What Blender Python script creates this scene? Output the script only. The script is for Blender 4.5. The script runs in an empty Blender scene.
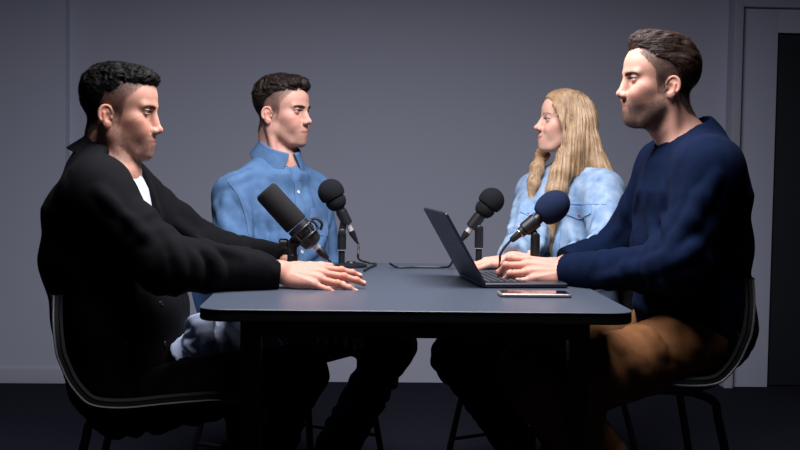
import bpy, math, random
import numpy as np
from mathutils import Vector, Matrix

scene = bpy.context.scene
COL = scene.collection
F32 = np.float32
rad = math.radians

# ------------------------------------------------------------------ camera geometry
FPX = 1150.0
CAM = np.array((0.0, 0.0, 1.04))
def _cam_axes():
    yaw, pitch, roll = math.atan(49 / FPX), math.atan(60 / FPX), rad(0.85)
    fwd = np.array((math.sin(yaw) * math.cos(pitch), math.cos(yaw) * math.cos(pitch), -math.sin(pitch)))
    right = np.array((math.cos(yaw), -math.sin(yaw), 0.0))
    up = np.cross(right, fwd)
    r2 = right * math.cos(roll) + up * math.sin(roll)
    u2 = up * math.cos(roll) - right * math.sin(roll)
    return fwd, r2, u2
CF, CR, CU = _cam_axes()
def ray(px, py):
    return CF * FPX + CR * (px - 400) + CU * (225 - py)
def at(px, py, Y):
    d = ray(px, py)
    return CAM + d * (Y / d[1])
def ground(px, py, z):
    d = ray(px, py)
    return CAM + d * ((z - CAM[2]) / d[2])

# ------------------------------------------------------------------ object bookkeeping
def thing(name, label, cat, loc=(0, 0, 0), group=None):
    o = bpy.data.objects.new(name, None)
    COL.objects.link(o)
    o.location = loc
    o.empty_display_size = 0.05
    tag(o, label, cat, group)
    return o
def tag(o, label, cat, group=None):
    o['label'] = label
    o['category'] = cat
    if group:
        o['group'] = group
    return o
def new_mesh(name, V, faces, smooth=True):
    me = bpy.data.meshes.new(name)
    V = np.asarray(V, F32)
    if isinstance(faces, np.ndarray):
        n, k = faces.shape
        me.vertices.add(len(V)); me.vertices.foreach_set('co', V.ravel())
        me.loops.add(n * k); me.loops.foreach_set('vertex_index', faces.astype(np.int32).ravel())
        me.polygons.add(n)
        me.polygons.foreach_set('loop_start', np.arange(0, n * k, k, dtype=np.int32))
        me.polygons.foreach_set('loop_total', np.full(n, k, np.int32))
        me.update(calc_edges=True)
    else:
        me.from_pydata(V.tolist(), [], [list(f) for f in faces])
        me.update()
    me.polygons.foreach_set('use_smooth', np.full(len(me.polygons), bool(smooth)))
    me.validate()
    return me
def obj(name, me, mat, parent=None, label=None):
    o = bpy.data.objects.new(name, me)
    COL.objects.link(o)
    if mat is not None:
        me.materials.append(mat)
    if parent is not None:
        # vertices are given in world space: bring them into the parent's frame
        w = world_of(parent)
        me.transform(Matrix.Translation(-w))
        o.parent = parent
    if label:
        o['label'] = label
    return o
def world_of(o):
    v = Vector(o.location)
    while o.parent:
        o = o.parent
        v += Vector(o.location)
    return v

class MB:
    """collects boxes, tubes and lathes as one mesh"""
    def __init__(s):
        s.V = []; s.F = []
    def add(s, V, F):
        o = len(s.V)
        s.V += [tuple(v) for v in V]
        s.F += [tuple(i + o for i in f) for f in F]
        return s
    def box(s, c, size, M=None, bev=0.0):
        hx, hy, hz = [x / 2 for x in size]
        c = Vector(c)
        b = min(bev, hx * .9, hy * .9, hz * .9)
        if b <= 0:
            V = [Vector((sx * hx, sy * hy, sz * hz)) for sx in (-1, 1) for sy in (-1, 1) for sz in (-1, 1)]
            F = [(0, 1, 3, 2), (4, 6, 7, 5), (0, 4, 5, 1), (2, 3, 7, 6), (0, 2, 6, 4), (1, 5, 7, 3)]
        else:
            import bmesh
            bm = bmesh.new()
            bmesh.ops.create_cube(bm, size=1)
            for v in bm.verts:
                v.co = Vector((v.co.x * 2 * hx, v.co.y * 2 * hy, v.co.z * 2 * hz))
            bmesh.ops.bevel(bm, geom=bm.edges[:], offset=b, segments=3, profile=0.6, affect='EDGES')
            bm.verts.index_update()
            V = [v.co.copy() for v in bm.verts]; F = [tuple(v.index for v in f.verts) for f in bm.faces]
            bm.free()
        if M is not None:
            V = [M @ v for v in V]
        return s.add([v + c for v in V], F)
    def tube(s, pts, r, n=12, cap=True, closed=False):
        pts = [Vector(p) for p in pts]
        rs = r if isinstance(r, (list, tuple)) else [r] * len(pts)
        m = len(pts)
        tang = []
        for i in range(m):
            if closed:
                t = pts[(i + 1) % m] - pts[i - 1]
            else:
                t = pts[min(i + 1, m - 1)] - pts[max(i - 1, 0)]
            tang.append(t.normalized())
        u = tang[0].orthogonal().normalized()
        V = []
        for i in range(m):
            u = (u - tang[i] * u.dot(tang[i]))
            u = u.normalized() if u.length > 1e-6 else tang[i].orthogonal().normalized()
            w = tang[i].cross(u)
            for k in range(n):
                a = 2 * math.pi * k / n
                V.append(pts[i] + (u * math.cos(a) + w * math.sin(a)) * rs[i])
        F = []
        for i in range(m if closed else m - 1):
            j = (i + 1) % m
            for k in range(n):
                F.append((i * n + k, i * n + (k + 1) % n, j * n + (k + 1) % n, j * n + k))
        if cap and not closed:
            F.append(tuple(range(n))[::-1])
            F.append(tuple((m - 1) * n + k for k in range(n)))
        return s.add(V, F)
    def lathe(s, a, b, prof, n=32):
        """profile [(t along a->b in metres, radius)] turned round the axis from a towards b"""
        a = Vector(a); ax = (Vector(b) - a).normalized()
        pts = [a + ax * t for t, r in prof]
        u = ax.orthogonal().normalized(); w = ax.cross(u)
        V = []; F = []
        for p, (t, r) in zip(pts, prof):
            for k in range(n):
                q = 2 * math.pi * k / n
                V.append(p + (u * math.cos(q) + w * math.sin(q)) * max(r, 1e-5))
        for i in range(len(prof) - 1):
            for k in range(n):
                F.append((i * n + k, i * n + (k + 1) % n, (i + 1) * n + (k + 1) % n, (i + 1) * n + k))
        F.append(tuple(range(n))[::-1]); F.append(tuple((len(prof) - 1) * n + k for k in range(n)))
        return s.add(V, F)
    def build(s, name, mat, parent=None, smooth=True, label=None, auto=35):
        me = new_mesh(name, s.V, s.F, smooth)
        if smooth and auto:
            import bmesh
            bm = bmesh.new(); bm.from_mesh(me)
            for e in bm.edges:
                if len(e.link_faces) == 2 and e.calc_face_angle(0) > rad(auto):
                    e.smooth = False
            bm.to_mesh(me); bm.free()
        return obj(name, me, mat, parent, label)

def spline(pts, n=8):
    """Catmull-Rom through the points"""
    P = [Vector(p) for p in pts]
    P = [P[0] * 2 - P[1]] + P + [P[-1] * 2 - P[-2]]
    out = []
    for i in range(1, len(P) - 2):
        for k in range(n):
            t = k / n
            a, b, c, d = P[i - 1], P[i], P[i + 1], P[i + 2]
            out.append(0.5 * ((2 * b) + (c - a) * t + (2 * a - 5 * b + 4 * c - d) * t * t + (3 * b - a - 3 * c + d) * t ** 3))
    out.append(P[-2])
    return out

# ------------------------------------------------------------------ distance-field sculpting
def nrm(v):
    v = np.asarray(v, float)
    return v / np.linalg.norm(v)
def smooth01(a, b, x):
    t = np.clip((x - a) / (b - a), 0, 1)
    return t * t * (3 - 2 * t)
def vnoise(P, seed=0):
    """value noise in [-1, 1]"""
    P = np.asarray(P, F32)
    i = np.floor(P).astype(np.int64)
    f = P - i
    f = f * f * (3 - 2 * f)
    def h(ix, iy, iz):
        n = (ix * 374761393 + iy * 668265263 + iz * 2147483647 + seed * 1274126177) & 0xffffffff
        n = ((n ^ (n >> 13)) * 1274126177) & 0xffffffff
        n = ((n ^ (n >> 16)) * 2246822519) & 0xffffffff
        n = n ^ (n >> 15)
        return (n & 0xffff).astype(F32) / 32767.5 - 1
    x, y, z = i[:, 0], i[:, 1], i[:, 2]
    fx, fy, fz = f[:, 0], f[:, 1], f[:, 2]
    c = lambda a, b, t: a + (b - a) * t
    a0 = c(c(h(x, y, z), h(x + 1, y, z), fx), c(h(x, y + 1, z), h(x + 1, y + 1, z), fx), fy)
    a1 = c(c(h(x, y, z + 1), h(x + 1, y, z + 1), fx), c(h(x, y + 1, z + 1), h(x + 1, y + 1, z + 1), fx), fy)
    return c(a0, a1, fz)

def d_cap(a, b, ra, rb=None):
    a = np.asarray(a, F32); b = np.asarray(b, F32); rb = ra if rb is None else rb
    ba = b - a; L2 = float(ba @ ba) + 1e-12
    def fn(P):
        q = P - a
        t = np.clip(q @ ba / L2, 0, 1)
        e = q - t[:, None] * ba
        return np.sqrt((e * e).sum(1)) - (ra + (rb - ra) * t)
    return fn, (a + b) / 2, math.sqrt(L2) / 2 + max(ra, rb)
def d_ell(c, r, R=None):
    c = np.asarray(c, F32); r = np.asarray(r, F32)
    R = None if R is None else np.asarray(R, F32)      # columns are the ellipsoid's axes
    def fn(P):
        q = P - c
        if R is not None:
            q = q @ R
        u = q / r
        k0 = np.sqrt((u * u).sum(1)); w = u / r
        k1 = np.sqrt((w * w).sum(1))
        return np.where(k1 > 1e-9, k0 * (k0 - 1) / np.maximum(k1, 1e-9), -float(r.min()))
    return fn, c, float(r.max())
def d_box(c, h, rnd=0.0, R=None):
    c = np.asarray(c, F32); h = np.asarray(h, F32) - rnd
    R = None if R is None else np.asarray(R, F32)
    def fn(P):
        q = P - c
        if R is not None:
            q = q @ R
        q = np.abs(q) - h
        return np.sqrt((np.maximum(q, 0) ** 2).sum(1)) + np.minimum(q.max(1), 0) - rnd
    return fn, c, float(np.linalg.norm(h + rnd))
def rot_axes(x, z):
    """3x3 with columns x, y, z from a forward and an approximate up direction"""
    x = nrm(x); y = nrm(np.cross(z, x)); z = np.cross(x, y)
    return np.stack([x, y, z], 1)

class S:
    def __init__(s, margin=0.02, far=1.0, sym=False):
        s.ops = []; s.margin = margin; s.far = far; s.sym = sym; s.disp = []
    def add(s, prim, k=0.0, mode='u'):
        s.ops.append((prim[0], np.asarray(prim[1], F32), prim[2], k, mode)); return s
    def cut(s, prim, k=0.0):
        return s.add(prim, k, 's')
    def keep(s, prim, k=0.0):
        return s.add(prim, k, 'i')
    def displace(s, fn):
        s.disp.append(fn); return s
    def place(s, sub, t, R, sc, c, rad_, k=0.0, flip=False):
        t = np.asarray(t, F32); R = np.asarray(R, F32)
        def fn(P):
            q = ((P - t) @ R) / sc
            if flip:
                q = q * np.array((1, -1, 1), F32)
            return sub(q) * sc
        return s.add((fn, np.asarray(c, F32), rad_), k)
    def __call__(s, P, margin=None):
        P = np.asarray(P, F32)
        if s.sym:
            P = P.copy(); P[:, 1] = np.abs(P[:, 1])
        margin = s.margin if margin is None else max(margin, s.margin)
        d = np.full(len(P), s.far, F32)
        for fn, c, R, k, mode in s.ops:
            if mode == 'i':
                v = fn(P); h = np.maximum(k - np.abs(d - v), 0) / k if k > 0 else 0
                d = np.maximum(d, v) + (h * h * k / 4 if k > 0 else 0)
                continue
            q = P - c
            idx = np.nonzero((q * q).sum(1) < (R + k + margin) ** 2)[0]
            if not len(idx):
                continue
            v = fn(P[idx]); a = d[idx]
            if mode == 's':
                v = -v
                r = np.maximum(a, v)
                if k > 0:
                    h = np.maximum(k - np.abs(a - v), 0) / k
                    r = r + h * h * k / 4
            else:
                r = np.minimum(a, v)
                if k > 0:
                    h = np.maximum(k - np.abs(a - v), 0) / k
                    r = r - h * h * k / 4
            d[idx] = r
        for fn in s.disp:
            m = np.nonzero(np.abs(d) < 2.5 * s.margin)[0]
            if len(m):
                d[m] += fn(P[m])
        return d

def S_copy(f):
    g = S(f.margin, f.far, f.sym); g.ops = list(f.ops); g.disp = list(f.disp)
    return g
def grad(f, V, eps):
    g = np.empty_like(V)
    for i in range(3):
        e = np.zeros(3, F32); e[i] = eps
        g[:, i] = (f(V + e) - f(V - e)) / (2 * eps)
    return g
def project(f, V, iso=0.0, eps=0.0006, it=3, maxstep=0.02):
    V = np.asarray(V, F32).copy()
    for _ in range(it):
        d = f(V) - iso
        g = grad(f, V, eps)
        n2 = np.maximum((g * g).sum(1), 0.05)
        st = (d / n2)[:, None] * g
        L = np.sqrt((st * st).sum(1)); sc = np.minimum(1, maxstep / np.maximum(L, 1e-9))
        V -= st * sc[:, None]
    return V
def axis(lo, hi, step, fine=(), fstep=None):
    out = [lo]
    x = lo
    while x < hi:
        st = step
        for a, b in fine:
            if a - 1e-6 <= x < b:
                st = fstep
            elif x < a < x + st:
                st = max(a - x, fstep)
        x += st
        out.append(x)
    return np.array(out, F32)

def mesh_sdf(f, axes, B=6, refine=2, slack=1.3, extra=0.004):
    ax = [np.asarray(a, F32) for a in axes]
    # pad so that the node count is a multiple of the block size plus one
    for i in range(3):
        n = len(ax[i]); need = (-(n - 1)) % B
        if need:
            st = ax[i][-1] - ax[i][-2]
            ax[i] = np.concatenate([ax[i], ax[i][-1] + st * np.arange(1, need + 1, dtype=F32)])
    N = [len(a) for a in ax]; nb = [(n - 1) // B for n in N]
    cen = [(a[:-1:B] + a[B::B]) / 2 for a in ax]
    half = [(a[B::B] - a[:-1:B]) / 2 for a in ax]
    C = np.stack(np.meshgrid(*cen, indexing='ij'), -1).reshape(-1, 3)
    H = np.sqrt(sum(h ** 2 for h in np.meshgrid(*half, indexing='ij'))).reshape(-1)
    d = np.empty(len(C), F32)
    for i in range(0, len(C), 200000):
        d[i:i + 200000] = f(C[i:i + 200000], margin=float(H.max()) * 1.4 + extra)
    act = (np.abs(d) < H * slack + extra).reshape(nb)
    Fv = np.repeat(np.repeat(np.repeat(np.where(d < 0, -1, 1).reshape(nb).astype(F32), B, 0), B, 1), B, 2)
    Fv = np.pad(Fv, ((0, 1), (0, 1), (0, 1)), mode='edge')
    m = np.zeros(N, bool)
    for i, j, k in np.argwhere(act):
        m[i * B:i * B + B + 1, j * B:j * B + B + 1, k * B:k * B + B + 1] = True
    idx = np.argwhere(m)
    vals = np.empty(len(idx), F32)
    for i in range(0, len(idx), 400000):
        q = idx[i:i + 400000]
        vals[i:i + 400000] = f(np.stack([ax[0][q[:, 0]], ax[1][q[:, 1]], ax[2][q[:, 2]]], 1))
    Fv[m] = np.where(np.abs(vals) < 1e-7, 1e-7, vals)
    # surface nets
    s = (Fv < 0)
    cnt = np.zeros([n - 1 for n in N], np.int8)
    for a in (0, 1):
        for b in (0, 1):
            for c in (0, 1):
                cnt += s[a:N[0] - 1 + a, b:N[1] - 1 + b, c:N[2] - 1 + c]
    cells = np.argwhere((cnt > 0) & (cnt < 8))
    vid = np.full([n - 1 for n in N], -1, np.int32)
    vid[cells[:, 0], cells[:, 1], cells[:, 2]] = np.arange(len(cells))
    acc = np.zeros((len(cells), 3), F32); num = np.zeros(len(cells), F32)
    crn = {}
    for a in (0, 1):
        for b in (0, 1):
            for c in (0, 1):
                q = cells + (a, b, c)
                crn[a, b, c] = (Fv[q[:, 0], q[:, 1], q[:, 2]],
                                np.stack([ax[0][q[:, 0]], ax[1][q[:, 1]], ax[2][q[:, 2]]], 1))
    for p0 in crn:
        for dim in range(3):
            if p0[dim] == 0:
                p1 = list(p0); p1[dim] = 1; p1 = tuple(p1)
                v0, x0 = crn[p0]; v1, x1 = crn[p1]
                cr = (v0 < 0) != (v1 < 0)
                t = np.where(cr, v0 / np.where(cr, v0 - v1, 1), 0)
                acc += np.where(cr[:, None], x0 + (x1 - x0) * t[:, None], 0)
                num += cr
    V = acc / np.maximum(num, 1)[:, None]
    faces = []
    for dim in range(3):
        o1, o2 = [(1, 2), (2, 0), (0, 1)][dim]
        sl0 = [slice(None)] * 3; sl1 = [slice(None)] * 3
        sl0[dim] = slice(0, N[dim] - 1); sl1[dim] = slice(1, N[dim])
        e = np.argwhere(s[tuple(sl0)] != s[tuple(sl1)])
        e = e[(e[:, o1] > 0) & (e[:, o2] > 0) & (e[:, o1] < N[o1] - 1) & (e[:, o2] < N[o2] - 1)]
        inside = s[e[:, 0], e[:, 1], e[:, 2]]
        def cid(da, db):
            q = e.copy(); q[:, o1] += da; q[:, o2] += db
            return vid[q[:, 0], q[:, 1], q[:, 2]]
        quad = np.stack([cid(-1, -1), cid(0, -1), cid(0, 0), cid(-1, 0)], 1)
        quad[~inside] = quad[~inside][:, ::-1]
        faces.append(quad)
    Q = np.concatenate(faces)
    Q = Q[(Q >= 0).all(1)]
    st = min(float(np.diff(a).min()) for a in ax)
    if refine:
        V = project(f, V, 0.0, eps=st * 0.35, it=refine, maxstep=st * 0.7)
    return V, Q
def keep_largest(V, Q, frac=0.02):
    """drop stray islands"""
    lab = np.arange(len(V))
    for _ in range(2000):
        m = lab[Q].min(1)
        new = lab.copy()
        for c in range(4):
            np.minimum.at(new, Q[:, c], m)
        new = new[new]
        if (new == lab).all():
            break
        lab = new
    u, c = np.unique(lab, return_counts=True)
    good = set(u[c > frac * c.max()].tolist())
    ok = np.isin(lab, list(good))
    re = np.cumsum(ok) - 1
    return V[ok], re[Q[ok[Q].all(1)]]
def set_color(me, C, name='tint'):
    a = me.color_attributes.new(name, 'FLOAT_COLOR', 'POINT')
    C4 = np.ones((len(C), 4), F32); C4[:, :3] = C
    a.data.foreach_set('color', C4.ravel())

# strands that run along a field's surface
def strands(f, seeds, dirfn, step, nseg, width, lift, rng, wave=0.0, wavefreq=60.0, unit=1.0, reject=None):
    """ribbon-prism strands; returns V, F (quads). dirfn(P) gives the flow direction"""
    P = seeds.astype(F32)
    n = len(P)
    path = [P.copy()]; nor = []
    ph = rng.random((n, 1)).astype(F32) * 6.28
    eps = 0.0008 * unit
    lifts = lift * (0.3 + rng.random(n).astype(F32))
    for i in range(nseg):
        g = grad(f, P, eps); g /= np.maximum(np.sqrt((g * g).sum(1)), 1e-6)[:, None]
        nor.append(g)
        D = dirfn(P).astype(F32)
        D = D - (D * g).sum(1)[:, None] * g * 0.85
        if wave:
            side = np.cross(D, g)
            D = D + side * (wave * np.sin(ph + i * wavefreq))
        D /= np.maximum(np.sqrt((D * D).sum(1)), 1e-6)[:, None]
        P = P + D * step
        d = f(P) - lifts
        P = P - g * np.clip(d, -step, step)[:, None]
        path.append(P.copy())
    nor.append(nor[-1])
    ok = np.ones(n, bool)                    # drop strands that kink or leave the hair
    for i in range(1, nseg):
        a = path[i] - path[i - 1]; b = path[i + 1] - path[i]
        ok &= (a * b).sum(1) > .35 * np.linalg.norm(a, axis=1) * np.linalg.norm(b, axis=1)
    if reject is not None:
        for p in path: ok &= ~reject(p)
    path = [p[ok] for p in path]; nor = [g[ok] for g in nor]; n = int(ok.sum())
    V = []
    for i, (p, g) in enumerate(zip(path, nor)):
        a = path[min(i + 1, nseg)] - path[max(i - 1, 0)]
        sd = np.cross(a, g); sd /= np.maximum(np.sqrt((sd * sd).sum(1)), 1e-9)[:, None]
        w = width * (1 - 0.9 * (i / nseg) ** 2)
        V += [p - sd * w / 2 - g * w * .25, p + g * w * 0.35, p + sd * w / 2 - g * w * .25]
    V = np.stack(V, 1)                       # n, 3*(nseg+1), 3
    base = (np.arange(n) * 3 * (nseg + 1))[:, None]
    Fq = []
    for i in range(nseg):
        o = 3 * i
        Fq += [[o, o + 1, o + 4, o + 3], [o + 1, o + 2, o + 5, o + 4]]
    Fq = (base[:, :, None] + np.array(Fq)[None]).reshape(-1, 4)
    return V.reshape(-1, 3), Fq
# ------------------------------------------------------------------ materials (all procedural)
def lin(r, g, b):
    f = lambda c: (c / 255) / 12.92 if c / 255 <= 0.04045 else ((c / 255 + 0.055) / 1.055) ** 2.4
    return (f(r), f(g), f(b), 1.0)
def material(name, col, rough=0.6, metal=0.0, noise=None, bump=None, attr=None, sss=0.0, sheen=0.0, spec=0.5, coat=0.0, aniso=None, vary=None):
    """noise=(scale, second colour, contrast); bump=(scale, strength, distance); attr=vertex tint;
    vary=(scale, amount) multiplies the tint with fine mottling"""
    m = bpy.data.materials.new(name)
    m.use_nodes = True
    nt = m.node_tree; N = nt.nodes; L = nt.links
    b = N['Principled BSDF']
    b.inputs['Base Color'].default_value = col
    b.inputs['Roughness'].default_value = rough
    b.inputs['Metallic'].default_value = metal
    b.inputs['Specular IOR Level'].default_value = spec
    b.inputs['Coat Weight'].default_value = coat
    b.inputs['Sheen Weight'].default_value = sheen
    b.inputs['Sheen Roughness'].default_value = 0.5
    if sss:
        b.inputs['Subsurface Weight'].default_value = sss
        b.inputs['Subsurface Radius'].default_value = (0.010, 0.004, 0.0025)
        b.inputs['Subsurface Scale'].default_value = 1.0
    tc = N.new('ShaderNodeTexCoord')
    src = None
    if attr:
        a = N.new('ShaderNodeAttribute'); a.attribute_name = attr
        src = a.outputs['Color']
    if noise:
        t = N.new('ShaderNodeTexNoise'); t.inputs['Scale'].default_value = noise[0]; t.inputs['Detail'].default_value = 5
        r = N.new('ShaderNodeValToRGB'); c = noise[2] / 2
        r.color_ramp.elements[0].position = .5 - c; r.color_ramp.elements[1].position = .5 + c
        r.color_ramp.elements[0].color = col; r.color_ramp.elements[1].color = noise[1]
        L.new(tc.outputs['Object'], t.inputs['Vector']); L.new(t.outputs['Fac'], r.inputs['Fac'])
        src = r.outputs['Color']
    if vary and src is not None:
        t = N.new('ShaderNodeTexNoise'); t.inputs['Scale'].default_value = vary[0]; t.inputs['Detail'].default_value = 4
        L.new(tc.outputs['Object'], t.inputs['Vector'])
        mr = N.new('ShaderNodeMapRange'); mr.inputs['From Min'].default_value = .3; mr.inputs['From Max'].default_value = .7
        mr.inputs['To Min'].default_value = 1 - vary[1]; mr.inputs['To Max'].default_value = 1 + vary[1]
        L.new(t.outputs['Fac'], mr.inputs['Value'])
        mx = N.new('ShaderNodeVectorMath'); mx.operation = 'SCALE'
        L.new(src, mx.inputs[0]); L.new(mr.outputs['Result'], mx.inputs['Scale'])
        src = mx.outputs['Vector']
    if src is not None:
        L.new(src, b.inputs['Base Color'])
    if bump:
        t = N.new('ShaderNodeTexNoise'); t.inputs['Scale'].default_value = bump[0]; t.inputs['Detail'].default_value = 6
        if aniso:
            mp = N.new('ShaderNodeMapping'); mp.inputs['Scale'].default_value = aniso
            L.new(tc.outputs['Object'], mp.inputs['Vector']); L.new(mp.outputs['Vector'], t.inputs['Vector'])
        else:
            L.new(tc.outputs['Object'], t.inputs['Vector'])
        bp = N.new('ShaderNodeBump'); bp.inputs['Strength'].default_value = bump[1]; bp.inputs['Distance'].default_value = bump[2]
        L.new(t.outputs['Fac'], bp.inputs['Height']); L.new(bp.outputs['Normal'], b.inputs['Normal'])
    return m

M = {}
M['wall'] = material('wall_paint', (0.53, 0.545, 0.67, 1), .9, bump=(90, .05, .002), spec=.2)
M['wall_pale'] = material('partition_paint', (0.51, 0.535, 0.67, 1), .8, bump=(90, .05, .002), spec=.25)
M['trim_paint'] = material('trim_paint', (0.46, 0.47, 0.57, 1), .6, spec=.3)
M['door_dark'] = material('door_leaf_dark', (0.012, 0.014, 0.020, 1), .55)
M['carpet'] = material('carpet', (0.011, 0.012, 0.020, 1), 1.0, noise=(220, (0.024, 0.026, 0.040, 1), .5), bump=(500, .8, .004), spec=.05)
M['table'] = material('table_laminate', (0.055, 0.067, 0.093, 1), .34, noise=(160, (0.062, 0.075, 0.104, 1), .6), spec=.5)
M['table_edge'] = material('table_edge', (0.010, 0.010, 0.012, 1), .55)
M['table_metal'] = material('table_frame_metal', (0.012, 0.012, 0.015, 1), .45, spec=.4)
M['shell'] = material('chair_shell', (0.010, 0.011, 0.013, 1), .5)
M['shell_pad'] = material('chair_pad', (0.008, 0.008, 0.010, 1), .95, bump=(600, .4, .002))
M['shell_rim'] = material('chair_rim', (0.09, 0.09, 0.09, 1), .5)
M['shell_blue'] = material('chair_shell_blue', lin(60, 92, 140), .5)
M['tube'] = material('chair_tube', (0.008, 0.008, 0.010, 1), .35)
M['skin'] = material('skin', (0.5, 0.3, 0.22, 1), .55, attr='tint', sss=.22, vary=(160, .06), bump=(320, .18, .0014), spec=.32)
M['eye'] = material('eyeball', (0.8, 0.8, 0.8, 1), .25, attr='tint', coat=.15, spec=.4)
M['hair_black'] = material('hair_black', (0.0045, 0.0036, 0.0034, 1), .6, bump=(220, .5, .003), spec=.12)
M['hair_brown'] = material('hair_dark_brown', (0.016, 0.0095, 0.007, 1), .55, bump=(220, .5, .003), spec=.18)
M['hair_mid'] = material('hair_brown', (0.034, 0.0185, 0.0135, 1), .46, bump=(260, .4, .003), spec=.22)
M['hair_blond'] = material('hair_blond', (0.25, 0.135, 0.062, 1), .42, noise=(55, (0.48, 0.31, 0.170, 1), .55), bump=(240, .5, .003), aniso=(1, 1, .12), spec=.5)
M['strand_blond'] = material('hair_blond_strand', (0.30, 0.168, 0.082, 1), .38, noise=(30, (0.62, 0.43, 0.26, 1), .5), spec=.5)
M['brow'] = material('brow_hair', (0.020, 0.013, 0.010, 1), .6)
M['brow_blond'] = material('brow_hair_blond', (0.13, 0.075, 0.045, 1), .6)
M['stubble'] = material('stubble_hair', (0.06, 0.038, 0.028, 1), .6)
M['beard'] = material('beard_hair', (0.070, 0.040, 0.027, 1), .55)
M['jacket_black'] = material('jacket_black', (0.0028, 0.0028, 0.0042, 1), .9, bump=(800, .12, .001), spec=.12)
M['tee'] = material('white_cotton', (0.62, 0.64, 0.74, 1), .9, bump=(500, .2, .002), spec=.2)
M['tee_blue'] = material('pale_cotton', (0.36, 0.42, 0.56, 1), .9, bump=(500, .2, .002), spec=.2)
M['trousers_black'] = material('trousers_black', (0.0028, 0.0028, 0.0036, 1), .95, bump=(800, .12, .001), spec=.08)
M['chambray'] = material('chambray', lin(68, 98, 136), .85, noise=(38, lin(87, 117, 154), .6), bump=(800, .12, .001), spec=.2)
M['chambray_pale'] = material('chambray_worn', lin(76, 106, 145), .85, noise=(60, lin(94, 124, 161), .6), bump=(800, .12, .001), spec=.2)
M['jeans_navy'] = material('jeans_navy', (0.012, 0.028, 0.070, 1), .9, noise=(30, (0.022, 0.046, 0.105, 1), .6), bump=(800, .12, .001), spec=.15)
M['denim'] = material('pale_denim', lin(98, 128, 164), .88, noise=(24, lin(166, 186, 208), .5), bump=(700, .16, .0012), spec=.2)
M['denim_seam'] = material('pale_denim_seam', lin(150, 178, 208), .88, noise=(90, lin(108, 144, 188), .6), bump=(700, .15, .001), spec=.2)
M['denim_red'] = material('red_button_tack', lin(190, 70, 80), .5)
M['black_top'] = material('black_top', (0.012, 0.012, 0.014, 1), .9)
M['navy_knit'] = material('navy_knit', (0.0015, 0.0054, 0.0215, 1), .95, noise=(60, (0.0024, 0.0080, 0.030, 1), .6), bump=(800, .14, .001), spec=.10)
M['brown_twill'] = material('brown_twill', (0.120, 0.046, 0.014, 1), .85, noise=(40, (0.16, 0.066, 0.021, 1), .6), bump=(800, .12, .001), spec=.2)
M['shoe'] = material('shoe_black', (0.010, 0.010, 0.011, 1), .5)
M['sole'] = material('shoe_sole', (0.03, 0.03, 0.03, 1), .7)
M['button'] = material('shirt_button', (0.75, 0.76, 0.78, 1), .35)
M['button_dark'] = material('dark_button', (0.02, 0.02, 0.025, 1), .2)
M['foam_black'] = material('foam_black', (0.014, 0.015, 0.018, 1), 1.0, bump=(900, .9, .003), spec=.1)
M['foam_grey'] = material('foam_grey', (0.024, 0.023, 0.024, 1), 1.0, bump=(900, .9, .003), spec=.1)
M['foam_navy'] = material('foam_navy', (0.014, 0.022, 0.055, 1), 1.0, bump=(900, .9, .003), spec=.1)
M['mic_black'] = material('mic_black', (0.010, 0.010, 0.012, 1), .4)
M['chrome'] = material('chrome', (0.72, 0.72, 0.76, 1), .35, metal=.55)
M['gold'] = material('gold_ring', (0.75, 0.52, 0.22, 1), .3, metal=1)
M['steel'] = material('brushed_steel', (0.50, 0.50, 0.54, 1), .4, metal=.5)
M['cable'] = material('cable_rubber', (0.010, 0.010, 0.012, 1), .5)
M['laptop'] = material('laptop_lid', (0.020, 0.023, 0.036, 1), .42, metal=.35, spec=.5)
M['laptop_deck'] = material('laptop_deck', (0.035, 0.039, 0.055, 1), .4, metal=.3)
M['key'] = material('laptop_key', (0.012, 0.013, 0.018, 1), .5)
M['key_mark'] = material('key_legend', (0.35, 0.38, 0.45, 1), .5)
M['screen'] = material('screen_glass', (0.006, 0.006, 0.008, 1), .08)
M['logo'] = material('lid_logo', (0.16, 0.17, 0.21, 1), .4)
M['phone_case'] = material('phone_case', (0.30, 0.25, 0.25, 1), .35, metal=.4)
M['silver'] = material('silver_case', (0.50, 0.51, 0.58, 1), .25, metal=.6)
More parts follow.
